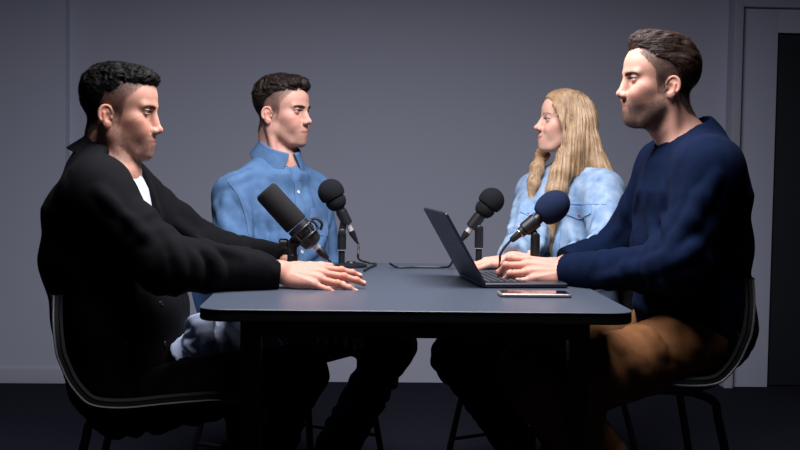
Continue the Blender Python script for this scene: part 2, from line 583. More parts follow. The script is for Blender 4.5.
# ------------------------------------------------------------------ heads, in millimetres
# x forward, y to the person's left, z up; origin between the ears on the eye line
def head_sdf(p):
    g = p.get
    f = S(margin=14, far=400, sym=True)
    W = g('width', 1.0); lo = g('lower', 0.0)
    f.add(d_ell((-4, 0, 34), (91, 75 * W, 78)))                       # braincase
    f.add(d_ell((38, 0, 32), (54, 60 * W, 56)), 20)                   # forehead
    f.add(d_ell((34, 0, -36), (50, 58 * W, 66)), 24)                  # mid face
    f.add(d_ell((48 + lo * .8, 0, -66), (42, 44 * W, 44)), 22)                  # lower face
    jw = g('jaw', 1.0)
    f.add(d_cap((2, 46 * jw, -58), (56 + lo * .7, 26 * jw, -102), 13, 12), 22)   # jaw line
    f.add(d_cap((2, 50 * jw, -30), (4, 47 * jw, -60), 13, 12), 20)
    ch = g('chin', 0.0)
    f.add(d_ell((77 + ch + lo, 0, -105 + g('chin_z', 0)), (16, 21, 14)), 18)      # chin
    f.add(d_ell((50 + lo, 0, -98), (34, 30, 16)), 18)
    f.add(d_ell((56, 44 * W, -24), (22, 16, 17)), 20)                  # cheekbone
    f.add(d_ell((66, 31 * W, -46), (20, 18, 22)), 18)                  # cheek
    f.add(d_ell((74 + lo, 0, -75), (24, 32, 30)), 14)                      # muzzle
    br = g('brow', 1.0)
    f.add(d_cap((85.5, 8, 13), (73, 42, 14), 9.0 * br, 7.5 * br), 12)     # brow ridge
    # eye sockets
    f.cut(d_ell((92, 33, -4), (16, 19, 12.5)), 10)
    # nose
    nx, nz = g('nose_x', 0.0), g('nose_z', 0.0)
    f.add(d_cap((83, 0, 12), (103 + nx * .8, 0, -34 + nz), 6.5, 8.0), 9)
    f.add(d_cap((85, 0, -4), (95 + nx * .6, 0, -38 + nz), 9, 11), 8)
    f.add(d_ell((107 + nx, 0, -39 + nz), (9.5, 8, 8)), 7)
    f.add(d_ell((96 + nx * .6, 12, -43 + nz), (10, 6.0, 7.0)), 7)
    f.cut(d_ell((101 + nx * .8, 6.5, -52 + nz), (6, 3.6, 5)), 3)
    f.cut(d_cap((92 + nx * .4, 20, -39 + nz), (86, 21, -50 + nz), 1.0), 5)
    # eyelids round the eyeballs
    ec = np.array((74.0, 31.5, 0.0))
    op = g('eye_open', 1.0)
    lid = S(margin=14, far=400)
    lid.add(d_ell(ec, (13.6, 14.2, 13.4)))
    lid.cut(d_ell(ec + (10.5, -.5, -1.0), (11, 14.2, 4.5 * op)), 1.0)
    f.add((lid, ec, 15.0), 4)
    f.cut(d_ell(ec + (10.5, -.5, -1.0), (11, 14.2, 4.5 * op)), 1.0)
    f.cut(d_cap(ec + (12.5, -10, 7.5), ec + (8, 12, 6.0), .8), 3)      # lid fold
    # mouth
    mz = g('mouth_z', -72.0); sm = g('smile', 0.0); lp = g('lips', 1.0)
    f.add(d_cap((93.5 + lo, 0, mz + 4.8), (82 + lo * .8, 22, mz + 2 + sm), 5.2 * lp, 3.4), 7)
    f.add(d_cap((92 + lo, 0, mz - 6.0), (82 + lo * .8, 20, mz - 2.5 + sm), 6.0 * lp, 3.6), 8)
    f.add(d_ell((89 + lo, 0, mz), (7.5, 15, 5)), 4)
    f.cut(d_cap((100 + lo, 0, mz - .5), (83 + lo * .8, 26, mz + .5 + sm), .7, .9), 2.2)
    f.cut(d_cap((100 + lo, 0, mz + 16), (99 + lo, 0, mz + 10), 1.2), 6)           # philtrum
    if sm > 1:
        f.cut(d_cap((85 + lo * .3, 28, -48), (78 + lo * .9, 34, mz + 2), .6), 5)           # smile fold
        f.add(d_ell((72, 37 * W, -38), (16, 13, 13)), 12)
    # neck root
    nr = g('neck', 1.0)
    f.add(d_cap((-26, 0, -40), (-30, 0, -112), 45 * nr, 45 * nr), 22)
    # ear
    if g('ears', True):
        ea = S(margin=14, far=400)
        lx = nrm((0.90, -0.43, 0.10)); lz = nrm((-0.18, 0.05, 1.0)); ly = np.cross(lz, lx); lz = np.cross(lx, ly)
        R = np.stack([lx, ly, lz], 1)
        c0 = np.array((-6, 77 * W, -18.0))
        q = lambda x, y, z: c0 + R @ np.array((x, y, z), float)
        ea.add(d_ell(c0, (15, 3.6, 24), R))
        ring = [(16 * math.cos(t), 1.6, 3 + 22 * math.sin(t)) for t in np.linspace(rad(-5), rad(215), 19)]
        for a, b in zip(ring[:-1], ring[1:]):
            ea.add(d_cap(q(*a), q(*b), 3.4), 2.0)
        ea.add(d_ell(q(2, 1, -20), (8, 4.2, 9), R), 5)                  # lobe
        ea.cut(d_ell(q(5, 6.0, -3), (8.5, 6.5, 11), R), 3)                # concha
        ea.cut(d_cap(q(-11, 5, -2), q(2, 5, 19), 2.0), 3)               # scapha
        ea.add(d_cap(q(-6, 2, -10), q(-5, 3, 8), 2.4), 3)              # antihelix
        ea.add(d_ell(q(13, 2.5, -5), (4, 3.5, 6.5), R), 3)              # tragus
        f.add((ea, q(0, 0, 0), 40.0), 4)
    return f

def head_tint(Q, p):
    """skin tint in head coordinates (mm); Q is N x 3"""
    x, y, z = Q[:, 0], np.abs(Q[:, 1]), Q[:, 2]
    n = len(Q)
    base = np.array(p.get('skin', (0.52, 0.29, 0.205)), F32)
    C = np.tile(base, (n, 1))
    def mix(w, c):
        w = np.clip(w, 0, 1)[:, None]
        C[:] = C * (1 - w) + np.array(c, F32) * w
    def blob(c, r):
        return np.exp(-(((x - c[0]) / r[0]) ** 2 + ((y - c[1]) / r[1]) ** 2 + ((z - c[2]) / r[2]) ** 2))
    red = base * np.array((1.0, .74, .72))
    mix(.55 * blob((68, 44, -34), (30, 20, 20)), red)                    # cheeks
    mix(.55 * blob((106, 0, -42), (14, 14, 14)), red)                    # nose tip
    mix(.50 * smooth01(66, 78, y) * smooth01(30, 0, np.abs(x + 8)) * (np.abs(z + 14) < 44), red)   # ears
    # stubble and beard grow where they grow
    st = p.get('stubble', 0.0)
    if st:
        mz = p.get('mouth_z', -72)
        area = smooth01(-36, -64, z + np.clip((30 - x), -20, 40) * -.45) * smooth01(-6, 14, x)
        area = np.maximum(area, smooth01(8, -10, np.abs(x - 16)) * smooth01(-10, -30, z) * smooth01(50, 58, y))
        area = np.maximum(area, .9 * np.exp(-((z - (mz + 14)) / 8) ** 2) * smooth01(82 + min(p.get('lower', 0), 0), 90 + min(p.get('lower', 0), 0), x) * (y < 30))
        area *= 1 - .8 * np.exp(-((x - 76) / 22) ** 2 - ((y - 36) / 14) ** 2 - ((z + 46) / 16) ** 2)
        area *= smooth01(-138, -118, z)
        spk = .75 + .25 * vnoise(Q * .35, 3)
        mix(st * area * spk, p.get('beard_col', (0.085, 0.050, 0.036)))
    # lips
    mz = p.get('mouth_z', -72.0); sm = p.get('smile', 0)
    zc = mz + sm * np.clip(y / 24, 0, 1) ** 2
    lipw = smooth01(11.5, 7.0, np.abs(z - zc) + .28 * y) * smooth01(26, 20, y) * smooth01(74 + min(p.get('lower', 0), 0), 80 + min(p.get('lower', 0), 0), x)
    mix(.9 * lipw, p.get('lip_col', (0.36, 0.15, 0.125)))
    mix(.65 * np.exp(-((z - zc) / 1.7) ** 2) * smooth01(29, 24, y) * smooth01(72 + min(p.get('lower', 0), 0), 78 + min(p.get('lower', 0), 0), x), (0.09, 0.03, 0.03))
    # brows and lash lines
    by = np.clip((y - 10) / 40, 0, 1)
    bz = p.get('brow_z', 12) + 4.5 * np.sin(by * 2.4)
    bw = np.exp(-((z - bz) / (3.6 - 1.2 * by)) ** 2) * smooth01(8, 14, y) * smooth01(54, 46, y) * (x > 50)
    mix(p.get('brow_ink', .75) * bw, p.get('brow_col', (0.035, 0.022, 0.016)))
    op = p.get('eye_open', 1.0)
    e = np.sqrt(((x - 84.5) / 11) ** 2 + ((y - 31) / 14.2) ** 2 + ((z + 1) / (4.5 * op)) ** 2)
    mix(.92 * smooth01(1.75, 1.3, e) * (z > -1.5) * (x > 66), p.get('lash_col', (0.02, 0.012, 0.010)))
    mix(.45 * smooth01(1.4, 1.1, e) * (z <= -1.5) * (x > 66), p.get('lash_col', (0.10, 0.05, 0.04)))
    # shaved sides of a short haircut
    if 'fade' in p:
        mix(p['fade'](Q), p.get('fade_col', (0.05, 0.032, 0.025)))
    return C

def place_pts(V, H):
    return (np.asarray(V) * 0.001 * H['s']) @ H['R'].T + H['o']
def head_frame(o, yaw, pitch=0, roll=0, s=1.0):
    """yaw: direction faced, degrees from +x towards +y; pitch up positive"""
    R = Matrix.Rotation(rad(yaw), 3, 'Z') @ Matrix.Rotation(rad(-pitch), 3, 'Y') @ Matrix.Rotation(rad(roll), 3, 'X')
    return dict(o=np.asarray(o, F32), R=np.array(R, F32), s=s)

def eyeball(H, sgn, look=(1, 0, 0), iris=(0.10, 0.16, 0.22)):
    """eyeball with iris and pupil; look is a direction in head coordinates"""
    c = np.array((74.0, 31.5 * sgn, 0.0)); r = 11.8
    look = nrm(look)
    n, m = 40, 48
    u = nrm(np.cross(look, (0, 0, 1))); w = np.cross(u, look)
    V = []; F = []; C = []
    for i in range(n + 1):
        t = math.pi * i / n
        for k in range(m):
            a = 2 * math.pi * k / m
            V.append(c + r * (look * math.cos(t) + (u * math.cos(a) + w * math.sin(a)) * math.sin(t)))
            d = math.degrees(t)
            C.append((0.004, 0.004, 0.005) if d < 11 else (np.array(iris) * (.6 if d > 25 else 1)) if d < 32 else (0.36, 0.33, 0.32))
    for i in range(n):
        for k in range(m):
            F.append((i * m + k, i * m + (k + 1) % m, (i + 1) * m + (k + 1) % m, (i + 1) * m + k))
    return place_pts(np.array(V), H), F, np.array(C)

def surf_points(V, Q, n, rng, weight):
    """random points on the quad mesh, faces picked with weight(centres)"""
    c = V[Q].mean(1)
    a = np.linalg.norm(np.cross(V[Q[:, 2]] - V[Q[:, 0]], V[Q[:, 3]] - V[Q[:, 1]]), axis=1)
    w = weight(c) * a
    w = w / w.sum()
    i = rng.choice(len(Q), n, p=w)
    u, v = rng.random((n, 1)), rng.random((n, 1))
    q = V[Q[i]]
    return (q[:, 0] * (1 - u) * (1 - v) + q[:, 1] * u * (1 - v) + q[:, 2] * u * v + q[:, 3] * (1 - u) * v).astype(F32)

def hairs(P, Nn, D, length, width, rng, bend=0.0):
    """short free hairs: tapering three-sided spikes from P along D"""
    n = len(P)
    L = (length * (.6 + .8 * rng.random(n)))[:, None]
    D = D / np.maximum(np.linalg.norm(D, axis=1), 1e-6)[:, None]
    s = np.cross(D, Nn); s /= np.maximum(np.linalg.norm(s, axis=1), 1e-6)[:, None]
    t = np.cross(s, D)
    w = width
    V = np.stack([P + s * w / 2, P - s * w / 2, P + t * w / 2, P + D * L * .6 + s * w * .4, P + D * L * .6 - s * w * .4, P + D * L - Nn * L * bend], 1)
    base = (np.arange(n) * 6)[:, None, None]
    F = np.array([[0, 1, 4, 3], [1, 2, 5, 4], [2, 0, 3, 5], [3, 4, 5, 5]])
    F = F[:3]
    return V.reshape(-1, 3), (base + F[None]).reshape(-1, 4)
# ------------------------------------------------------------------ hands, in millimetres
# x along the fingers, z out of the back of the hand, y towards the thumb; origin at the wrist
HAND_FLAT = dict(pitch=(4, 3, 4, 6), pip=(10, 9, 10, 12), dip=(8, 8, 8, 8), spread=(7, 1, -5, -12), thumb=((28, 26, -6), (58, 50, -16), (84, 62, -20), (106, 66, -20)))
HAND_TYPE = dict(pitch=(6, 8, 10, 12), pip=(58, 60, 58, 54), dip=(30, 30, 30, 30), spread=(5, 1, -3, -8), thumb=((26, 26, -12), (54, 46, -26), (82, 48, -32), (106, 42, -34)))
HAND_CURL = dict(pitch=(28, 30, 32, 34), pip=(55, 58, 58, 55), dip=(30, 30, 30, 30), spread=(4, 1, -3, -6), thumb=((26, 24, -14), (52, 36, -30), (76, 28, -36), (96, 20, -38)))
HAND_REST = dict(pitch=(12, 12, 14, 16), pip=(26, 28, 28, 26), dip=(16, 16, 16, 16), spread=(6, 1, -4, -10), thumb=((28, 26, -8), (56, 48, -20), (82, 56, -26), (104, 56, -28)))
def hand_sdf(pose, sc=1.0):
    f = S(margin=14, far=400)
    mcp = [(93, 29, 1), (97, 9, 3), (91, -11, 2), (82, -29, -1)]
    ln = [(44, 26, 20), (49, 30, 21), (45, 28, 21), (36, 21, 18)]
    rd = [(9.6, 8.6, 7.6, 6.2), (9.8, 8.8, 7.7, 6.3), (9.3, 8.3, 7.3, 6.0), (8.3, 7.3, 6.5, 5.5)]
    f.add(d_ell((-6, 0, 0), (26, 27, 19)))
    f.add(d_cap((-60, 0, 0), (0, 0, 0), 27, 22), 14)
    f.add(d_ell((46, 4, -2), (50, 36, 13)), 12)
    for (x, y, z) in mcp:
        f.add(d_cap((8, y * .55, 0), (x, y, z), 12.5, 10.5), 10)
        f.add(d_ell((x - 1, y, z + 3.5), (8.5, 7.5, 7.5)), 5)             # knuckle
        f.add(d_cap((30, y * .62, 11), (x - 8, y, z + 8), 2.2, 2.4), 5)    # tendon
    f.add(d_ell((32, 24, -9), (27, 15, 13)), 10)                          # thumb pad
    f.add(d_ell((40, -26, -7), (34, 13, 12)), 10)
    fin = []
    for i, (m, l, r) in enumerate(zip(mcp, ln, rd)):
        a0 = rad(pose['spread'][i]); b = rad(pose['pitch'][i])
        p = np.array(m, float); bend = b
        fg = S(margin=14, far=400)
        for j in range(3):
            if j == 1: bend += rad(pose['pip'][i])
            if j == 2: bend += rad(pose['dip'][i])
            dirv = np.array((math.cos(bend) * math.cos(a0), math.cos(bend) * math.sin(a0), -math.sin(bend)))
            q = p + dirv * l[j]
            fg.add(d_cap(p, q, r[j], r[j + 1]), 3.5)
            if j:
                fg.add(d_ell(p + np.array((0, 0, r[j] * .25)), (r[j] * 1.0,) * 3), 3)
            if j == 2:                                                     # nail
                upn = np.array((math.sin(bend) * math.cos(a0), math.sin(bend) * math.sin(a0), math.cos(bend)))
                R = rot_axes(dirv, upn)
                fg.add(d_ell(q + upn * r[3] * .78 - dirv * 2.5, (5.6, 4.4, 1.3), R), 1.0)
                fin.append((q + upn * r[3] * .9 - dirv * 2.5, dirv, upn))
            p = q
        f.add((fg, np.array(m) + np.array((45, 0, -20.0)), 85.0), 5)
    t = pose['thumb']; tr = (15, 12, 10.5, 8)
    tg = S(margin=14, far=400)
    for j in range(3):
        tg.add(d_cap(t[j], t[j + 1], tr[j], tr[j + 1]), 4)
    f.add((tg, np.array(t[1]) + np.array((15.0, 0, 0)), 85.0), 8)
    f.nails = fin
    return f

# ------------------------------------------------------------------ cloth primitives, in metres
def d_ecap(a, b, ab0, ab1, left, fwd):
    """elliptical limb: half widths (left, forward) change from ab0 at a to ab1 at b"""
    a = np.asarray(a, F32); b = np.asarray(b, F32)
    ba = b - a; L2 = float(ba @ ba) + 1e-12; axn = (ba / math.sqrt(L2)).astype(F32)
    left = np.asarray(left, F32); left = left - axn * (left @ axn); left /= np.linalg.norm(left)
    f2 = np.cross(axn, left)
    if f2 @ np.asarray(fwd, F32) < 0: f2 = -f2
    def fn(P):
        q = P - a
        t = np.clip(q @ ba / L2, 0, 1)
        e = q - t[:, None] * ba
        A = ab0[0] + (ab1[0] - ab0[0]) * t; B = ab0[1] + (ab1[1] - ab0[1]) * t
        mn = np.minimum(A, B)
        k = np.sqrt((e @ left / A) ** 2 + (e @ f2 / B) ** 2 + (e @ axn / (mn * .8)) ** 2)
        return (k - 1) * mn
    return fn, (a + b) / 2, math.sqrt(L2) / 2 + max(*ab0, *ab1)
def creased(prim, a, b, amp, period, seed=0, focus=None, spread=0.35):
    """adds folds that run round a limb a->b, strongest near t = focus"""
    fn, c, R = prim
    a = np.asarray(a, F32); b = np.asarray(b, F32); ba = b - a; L = float(np.linalg.norm(ba)); ax_ = ba / L
    def g(P):
        d = fn(P)
        m = np.nonzero(np.abs(d) < .05)[0]
        if len(m):
            q = P[m]; t = (q - a) @ ax_
            w = vnoise(q * np.array((13, 13, 13), F32), seed) * .9 + vnoise(q * 31, seed + 5) * .3
            s = np.sin(t / period * 6.283 + w * 3.6)
            k = 1.0 if focus is None else .30 + .70 * np.exp(-((t / L - focus) / spread) ** 2)
            patch = .35 + .65 * smooth01(-.35, .35, vnoise(q * 9, seed + 9))
            d[m] += amp * k * patch * (s * np.abs(s) ** .3)
        return d
    return g, c, R + amp
def crumple(amp, freq, seed=0, stretch=(1, 1, 1)):
    st = np.asarray(stretch, F32)
    def fn(P):
        q = P * st
        w = np.stack([vnoise(q * freq * .6, seed + i) for i in range(3)], 1)
        n = vnoise((q + w * (.35 / freq)) * freq, seed + 7)
        n2 = vnoise((q - w * (.2 / freq)) * freq * 2.1, seed + 8)
        return amp * (np.exp(-(n / .22) ** 2) - .45 + .4 * np.exp(-(n2 / .25) ** 2) + .5 * n)
    return fn
def bounds(S_, pad=.02):
    lo = np.min([c - R for _, c, R, k, m in S_.ops if m == 'u'], 0) - pad
    hi = np.max([c + R for _, c, R, k, m in S_.ops if m == 'u'], 0) + pad
    return lo, hi
def cloth(name, f, step, mat, parent, box=None, label=None, refine=2):
    lo, hi = bounds(f) if box is None else box
    ax_ = [np.arange(lo[i], hi[i] + step, step, dtype=F32) for i in range(3)]
    V, Q = mesh_sdf(f, ax_, refine=refine)
    V, Q = keep_largest(V, Q)
    return obj(name, new_mesh(name, V, Q), mat, parent, label)
def patch(name, f, grid_pts, mat, parent, thick=.003, label=None, iso0=-.004):
    """a piece of cloth laid on a field: grid_pts is a (n, m, 3) array near the surface"""
    n, m, _ = grid_pts.shape
    P = grid_pts.reshape(-1, 3).astype(F32)
    top = project(f, P, thick, eps=.0015, it=6, maxstep=.03)
    bot = project(f, top, iso0, eps=.0015, it=4)
    V = np.concatenate([top, bot]); o = n * m
    F = []
    for i in range(n - 1):
        for j in range(m - 1):
            a, b, c, d = i * m + j, i * m + j + 1, (i + 1) * m + j + 1, (i + 1) * m + j
            F += [(a, b, c, d), (o + d, o + c, o + b, o + a)]
    rim = [i * m for i in range(n)] + [(n - 1) * m + j for j in range(1, m)] + [i * m + m - 1 for i in range(n - 2, -1, -1)] + [j for j in range(m - 2, 0, -1)]
    for a, b in zip(rim, rim[1:] + rim[:1]):
        F.append((a, b, o + b, o + a))
    me = new_mesh(name, V, F)
    import bmesh
    bm = bmesh.new(); bm.from_mesh(me)
    bmesh.ops.recalc_face_normals(bm, faces=bm.faces[:])
    for e in bm.edges:
        if len(e.link_faces) == 2 and e.calc_face_angle(0) > rad(50): e.smooth = False
    bm.to_mesh(me); bm.free()
    return obj(name, me, mat, parent, label)
def grid(a, b, c, d, n, m):
    """bilinear grid with corners a-b (first row) and d-c (last row)"""
    a, b, c, d = [np.asarray(v, float) for v in (a, b, c, d)]
    u = np.linspace(0, 1, n)[:, None, None]; v = np.linspace(0, 1, m)[None, :, None]
    return (a * (1 - v) + b * v) * (1 - u) + (d * (1 - v) + c * v) * u

def hand_frame(wrist, tips, up):
    R = rot_axes(np.asarray(tips), up)
    return R
def body_mesh(p, H, J, hands, mat=None):
    """one continuous skin mesh: head, neck, trunk, arms, hands and legs"""
    f = S()
    hs = head_sdf(p)
    s_ = H['s'] * .001
    hc = H['o'] + H['R'] @ np.array((5, 0, -5.0)) * s_
    f.place(hs, H['o'], H['R'], s_, hc, .19 * H['s'], 0)
    nk = p.get('neck', 1.0)
    nb = np.asarray(J['neck'])
    top = place_pts((-26, 0, -70), H)
    f.add(d_cap(top, nb, .045 * nk * H['s'], .049 * nk), .02)
    # neck muscles
    for sg, sh in ((1, 'shL'), (-1, 'shR')):
        f.add(d_cap(place_pts((-14, 56 * sg, -38), H), nb + .25 * (np.asarray(J[sh]) - nb) * np.array((1, 1, .3)) + np.asarray(J['fwd']) * .045 - np.array((0, 0, .01)), .011, .010), .02)
        f.add(d_cap(nb - np.array((0, 0, .02)), J[sh], .046 * nk, .042), .04)
    f.add(d_cap(nb + np.array((0, 0, -.06)), J['chest'], .06, .10), .05)
    f.add(d_cap(J['chest'], J['pelvis'], .095, .10), .05)
    for sd in 'LR':
        f.add(d_cap(J['sh' + sd], J['el' + sd], .040, .034), .02)
        f.add(d_cap(J['el' + sd], J['wr' + sd], .034, .024), .015)
        f.add(d_cap(J['hip' + sd], J['kn' + sd], .062, .045), .03)
        f.add(d_cap(J['kn' + sd], J['an' + sd], .045, .032), .015)
        f.add(d_cap(J['an' + sd], J['toe' + sd], .030, .024), .015)
    fine = [[(hc[i] - (.135, .105, .135)[i], hc[i] + (.135, .105, .135)[i]) for i in range(3)]][0]
    fines = [[fine[i]] for i in range(3)]
    for sd in 'LR':
        pose, up, tip, sc = hands[sd]
        w = np.asarray(J['wr' + sd])
        R = hand_frame(w, tip, up)
        hd = hand_sdf(pose)
        flip = sd == 'L'
        c = w + R @ np.array((70, 0, -15.0)) * .001
        f.place(hd, w, R, .001 * sc, c, .16, .012, flip=flip)
        for i in range(3):
            e = np.abs(R[i]) @ np.array((.125, .055, .045))
            fines[i].append((c[i] - e, c[i] + e))
    lo, hi = bounds(f, .02)
    axes_ = [axis(lo[i], hi[i], .014, fines[i], .0021) for i in range(3)]
    V, Q = mesh_sdf(f, axes_, refine=2)
    V, Q = keep_largest(V, Q)
    hq = ((V - H['o']) @ H['R']) / s_
    C = head_tint(hq, p)
    far = np.linalg.norm(hq, axis=1) > 175
    base = np.array(p.get('skin', (0.52, 0.29, 0.205)), F32)
    C[far] = base
    for sd in 'LR':
        pose, up, tip, sc = hands[sd]
        w = np.asarray(J['wr' + sd]); R = hand_frame(w, tip, up)
        q = ((V - w) @ R) / (.001 * sc)
        if sd == 'L': q[:, 1] *= -1
        near = (np.abs(q - np.array((75, 0, -10))) < np.array((130, 75, 75))).all(1)
        hb = base * np.array((1.04, .98, .98))
        wgt = smooth01(80, 130, q[:, 0])[:, None] * .45
        col = hb * (1 - wgt) + hb * np.array((1.0, .80, .78)) * wgt
        C[near] = col[near]
        for (c, d, u) in hand_sdf(pose).nails:
            m = near & (np.linalg.norm(q - c, axis=1) < 5.4) & (((q - c) @ u) > -2.0)
            C[m] = np.array((0.62, 0.36, 0.29))
    me = new_mesh('body', V, Q)
    set_color(me, C)
    return me, f, V, Q
# ------------------------------------------------------------------ hair
def pl(x, pts):
    a = np.array(pts, float); o = np.argsort(a[:, 0])
    return np.interp(x, a[o, 0], a[o, 1])
OUTER = [(110, 70), (84, 70), (72, 64), (60, 50), (48, 38), (38, 28), (29, -4), (24, -30), (8, -30), (4, 2), (-6, 12), (-18, 8), (-26, -16), (-34, -46), (-60, -76), (-110, -90)]
HAIRLINE_A = [(110, 66), (84, 66), (62, 66), (34, 64), (6, 50), (-16, 34), (-26, 12), (-31, -18), (-38, -52), (-56, -80), (-110, -92)]
HAIRLINE_D = [(110, 76), (80, 76), (68, 74), (50, 66), (30, 56), (5, 46), (-16, 34), (-26, 14), (-31, -16), (-38, -50), (-58, -80), (-110, -92)]
def fade_of(inner, lo, hi):
    """density of the clipped sides: sparse at the outer hairline, dense where the longer hair starts"""
    def fn(Q):
        a, b = pl(Q[:, 0], OUTER), pl(Q[:, 0], inner)
        t = (Q[:, 2] - a) / np.maximum(b - a, 6)
        y = np.abs(Q[:, 1])
        w = np.where(t > 0, lo + (hi - lo) * np.clip(t, 0, 1), lo * smooth01(-.25, 0, t))
        return w * (.85 + .15 * vnoise(Q * .5, 6)) * smooth01(34, 44, y + 60 * (Q[:, 0] < -40)) * ((y < 75.5) | (Q[:, 2] > 10) | (Q[:, 0] < -28) | (Q[:, 0] > 14))
    return fn
def cap_hair(line, top, sides, disp, soft=3.0):
    """short hair as a volume over the skull, kept above the hairline"""
    f = S(margin=14, far=400)
    f.add(d_ell((-5, 0, 34), (91.5 + sides, 76.5 + sides * .8, 78)))
    for t in top:
        f.add(*t)
    def over(P):
        y = np.abs(P[:, 1])
        z = pl(P[:, 0], line) - 6 * smooth01(18, 0, y) * (P[:, 0] > 60) + 3.0 * vnoise(P * .12, 21) + 1.6 * vnoise(P * .4, 22)
        return (z - P[:, 2]) * .6
    f.ops.append((over, np.zeros(3, F32), 400, soft, 'i'))
    for d in disp:
        f.displace(d)
    return f
def hair_mesh(f, lo, hi, step, H):
    V, Q = mesh_sdf(f, [np.arange(lo[i], hi[i] + step, step) for i in range(3)], refine=2)
    V, Q = keep_largest(V, Q, .05)
    return V, Q
def curls(amp, freq, seed):
    def fn(P):
        w = np.stack([vnoise(P * freq * .5, seed + i) for i in range(3)], 1) * 6
        n = vnoise((P + w) * freq, seed + 4)
        n2 = vnoise((P + w * .5) * freq * 2.3, seed + 5)
        k = smooth01(30, 75, P[:, 2]) * .85 + .15
        return k * amp * (np.abs(n) * 1.7 - .7 + .5 * np.abs(n2))
    return fn
def add_strands(name, f, V, Q, n, H, mat, parent, dirfn, step, nseg, width, lift, weight, seed=1, wave=0.0, label=None, reject=None):
    rng = np.random.default_rng(seed)
    P = surf_points(V, Q, n, rng, weight)
    SV, SF = strands(f, P, dirfn, step, nseg, width, lift, rng, wave=wave, wavefreq=.8, unit=400, reject=reject)
    return obj(name, new_mesh(name, place_pts(SV, H), SF, smooth=True), mat, parent, label)

def brows(V, Q, H, p, parent, mat, rng, n=260, L=7.0, wid=.55):
    """two eyebrows of short combed hairs, standing on the skin"""
    hq = ((V - H['o']) @ H['R']) / (.001 * H['s'])
    fc = hq[Q].mean(1)
    nor = np.cross(V[Q[:, 2]] - V[Q[:, 0]], V[Q[:, 3]] - V[Q[:, 1]]) @ H['R']
    nor /= np.maximum(np.linalg.norm(nor, axis=1), 1e-12)[:, None]
    for sg in (1, -1):
        y = fc[:, 1] * sg
        by = np.clip((y - 10) / 40, 0, 1)
        bz = p.get('brow_z', 12) + 4.5 * np.sin(by * 2.4)
        w = np.exp(-((fc[:, 2] - bz) / (3.0 - 1.0 * by)) ** 2) * smooth01(8, 13, y) * smooth01(52, 46, y) * (fc[:, 0] > 50)
        w[w < .05] = 0
        i = rng.choice(len(Q), n, p=w / w.sum())
        P = fc[i] + rng.normal(0, .4, (n, 3)); Nn = nor[i]
        t = np.clip((sg * P[:, 1] - 10) / 40, 0, 1)
        D = np.stack([-.25 * t, sg * (.55 + .45 * t), .75 - 1.0 * t], 1) + Nn * .35
        hv, hf = hairs(P, Nn, D, L, wid, rng)
        obj('eyebrow', new_mesh('eyebrow', place_pts(hv, H), hf), mat, parent)
def beard(V, Q, H, p, parent, mat, rng, n, L, wid, area, name='beard', label=None):
    hq = ((V - H['o']) @ H['R']) / (.001 * H['s'])
    fc = hq[Q].mean(1)
    nor = np.cross(V[Q[:, 2]] - V[Q[:, 0]], V[Q[:, 3]] - V[Q[:, 1]])
    a = np.linalg.norm(nor, axis=1)
    nor = (nor / np.maximum(a, 1e-15)[:, None]) @ H['R']
    w = area(fc) * a
    i = rng.choice(len(Q), n, p=w / w.sum())
    P = fc[i] + rng.normal(0, .7, (n, 3)); Nn = nor[i]
    D = Nn * .55 + np.array((.25, 0, -.8)) + rng.normal(0, .18, (n, 3))
    hv, hf = hairs(P, Nn, D, L, wid, rng)
    return obj(name, new_mesh(name, place_pts(hv, H), hf), mat, parent, label)
def beard_area(p, moust=1.0):
    mz = p.get('mouth_z', -72); lo = min(p.get('lower', 0), 0)
    def fn(Q):
        x, y, z = Q[:, 0], np.abs(Q[:, 1]), Q[:, 2]
        a = smooth01(-38, -62, z + np.clip((30 - x), -20, 40) * -.5) * smooth01(-4, 12, x)
        a = np.maximum(a, .8 * smooth01(8, -10, np.abs(x - 15)) * smooth01(-10, -30, z) * smooth01(50, 58, y))
        a = np.maximum(a, moust * np.exp(-((z - (mz + 13)) / 6) ** 2) * smooth01(82 + lo, 90 + lo, x) * (y < 30))
        a *= 1 - np.exp(-((x - 80) / 22) ** 2 - ((y - 36) / 14) ** 2 - ((z + 44) / 15) ** 2)
        a *= 1 - smooth01(12, 8, np.abs(z - mz)) * smooth01(26, 20, y) * smooth01(74 + lo, 80 + lo, x)
        a *= smooth01(-136, -118, z)
        a[a < .08] = 0
        return a
    return fn
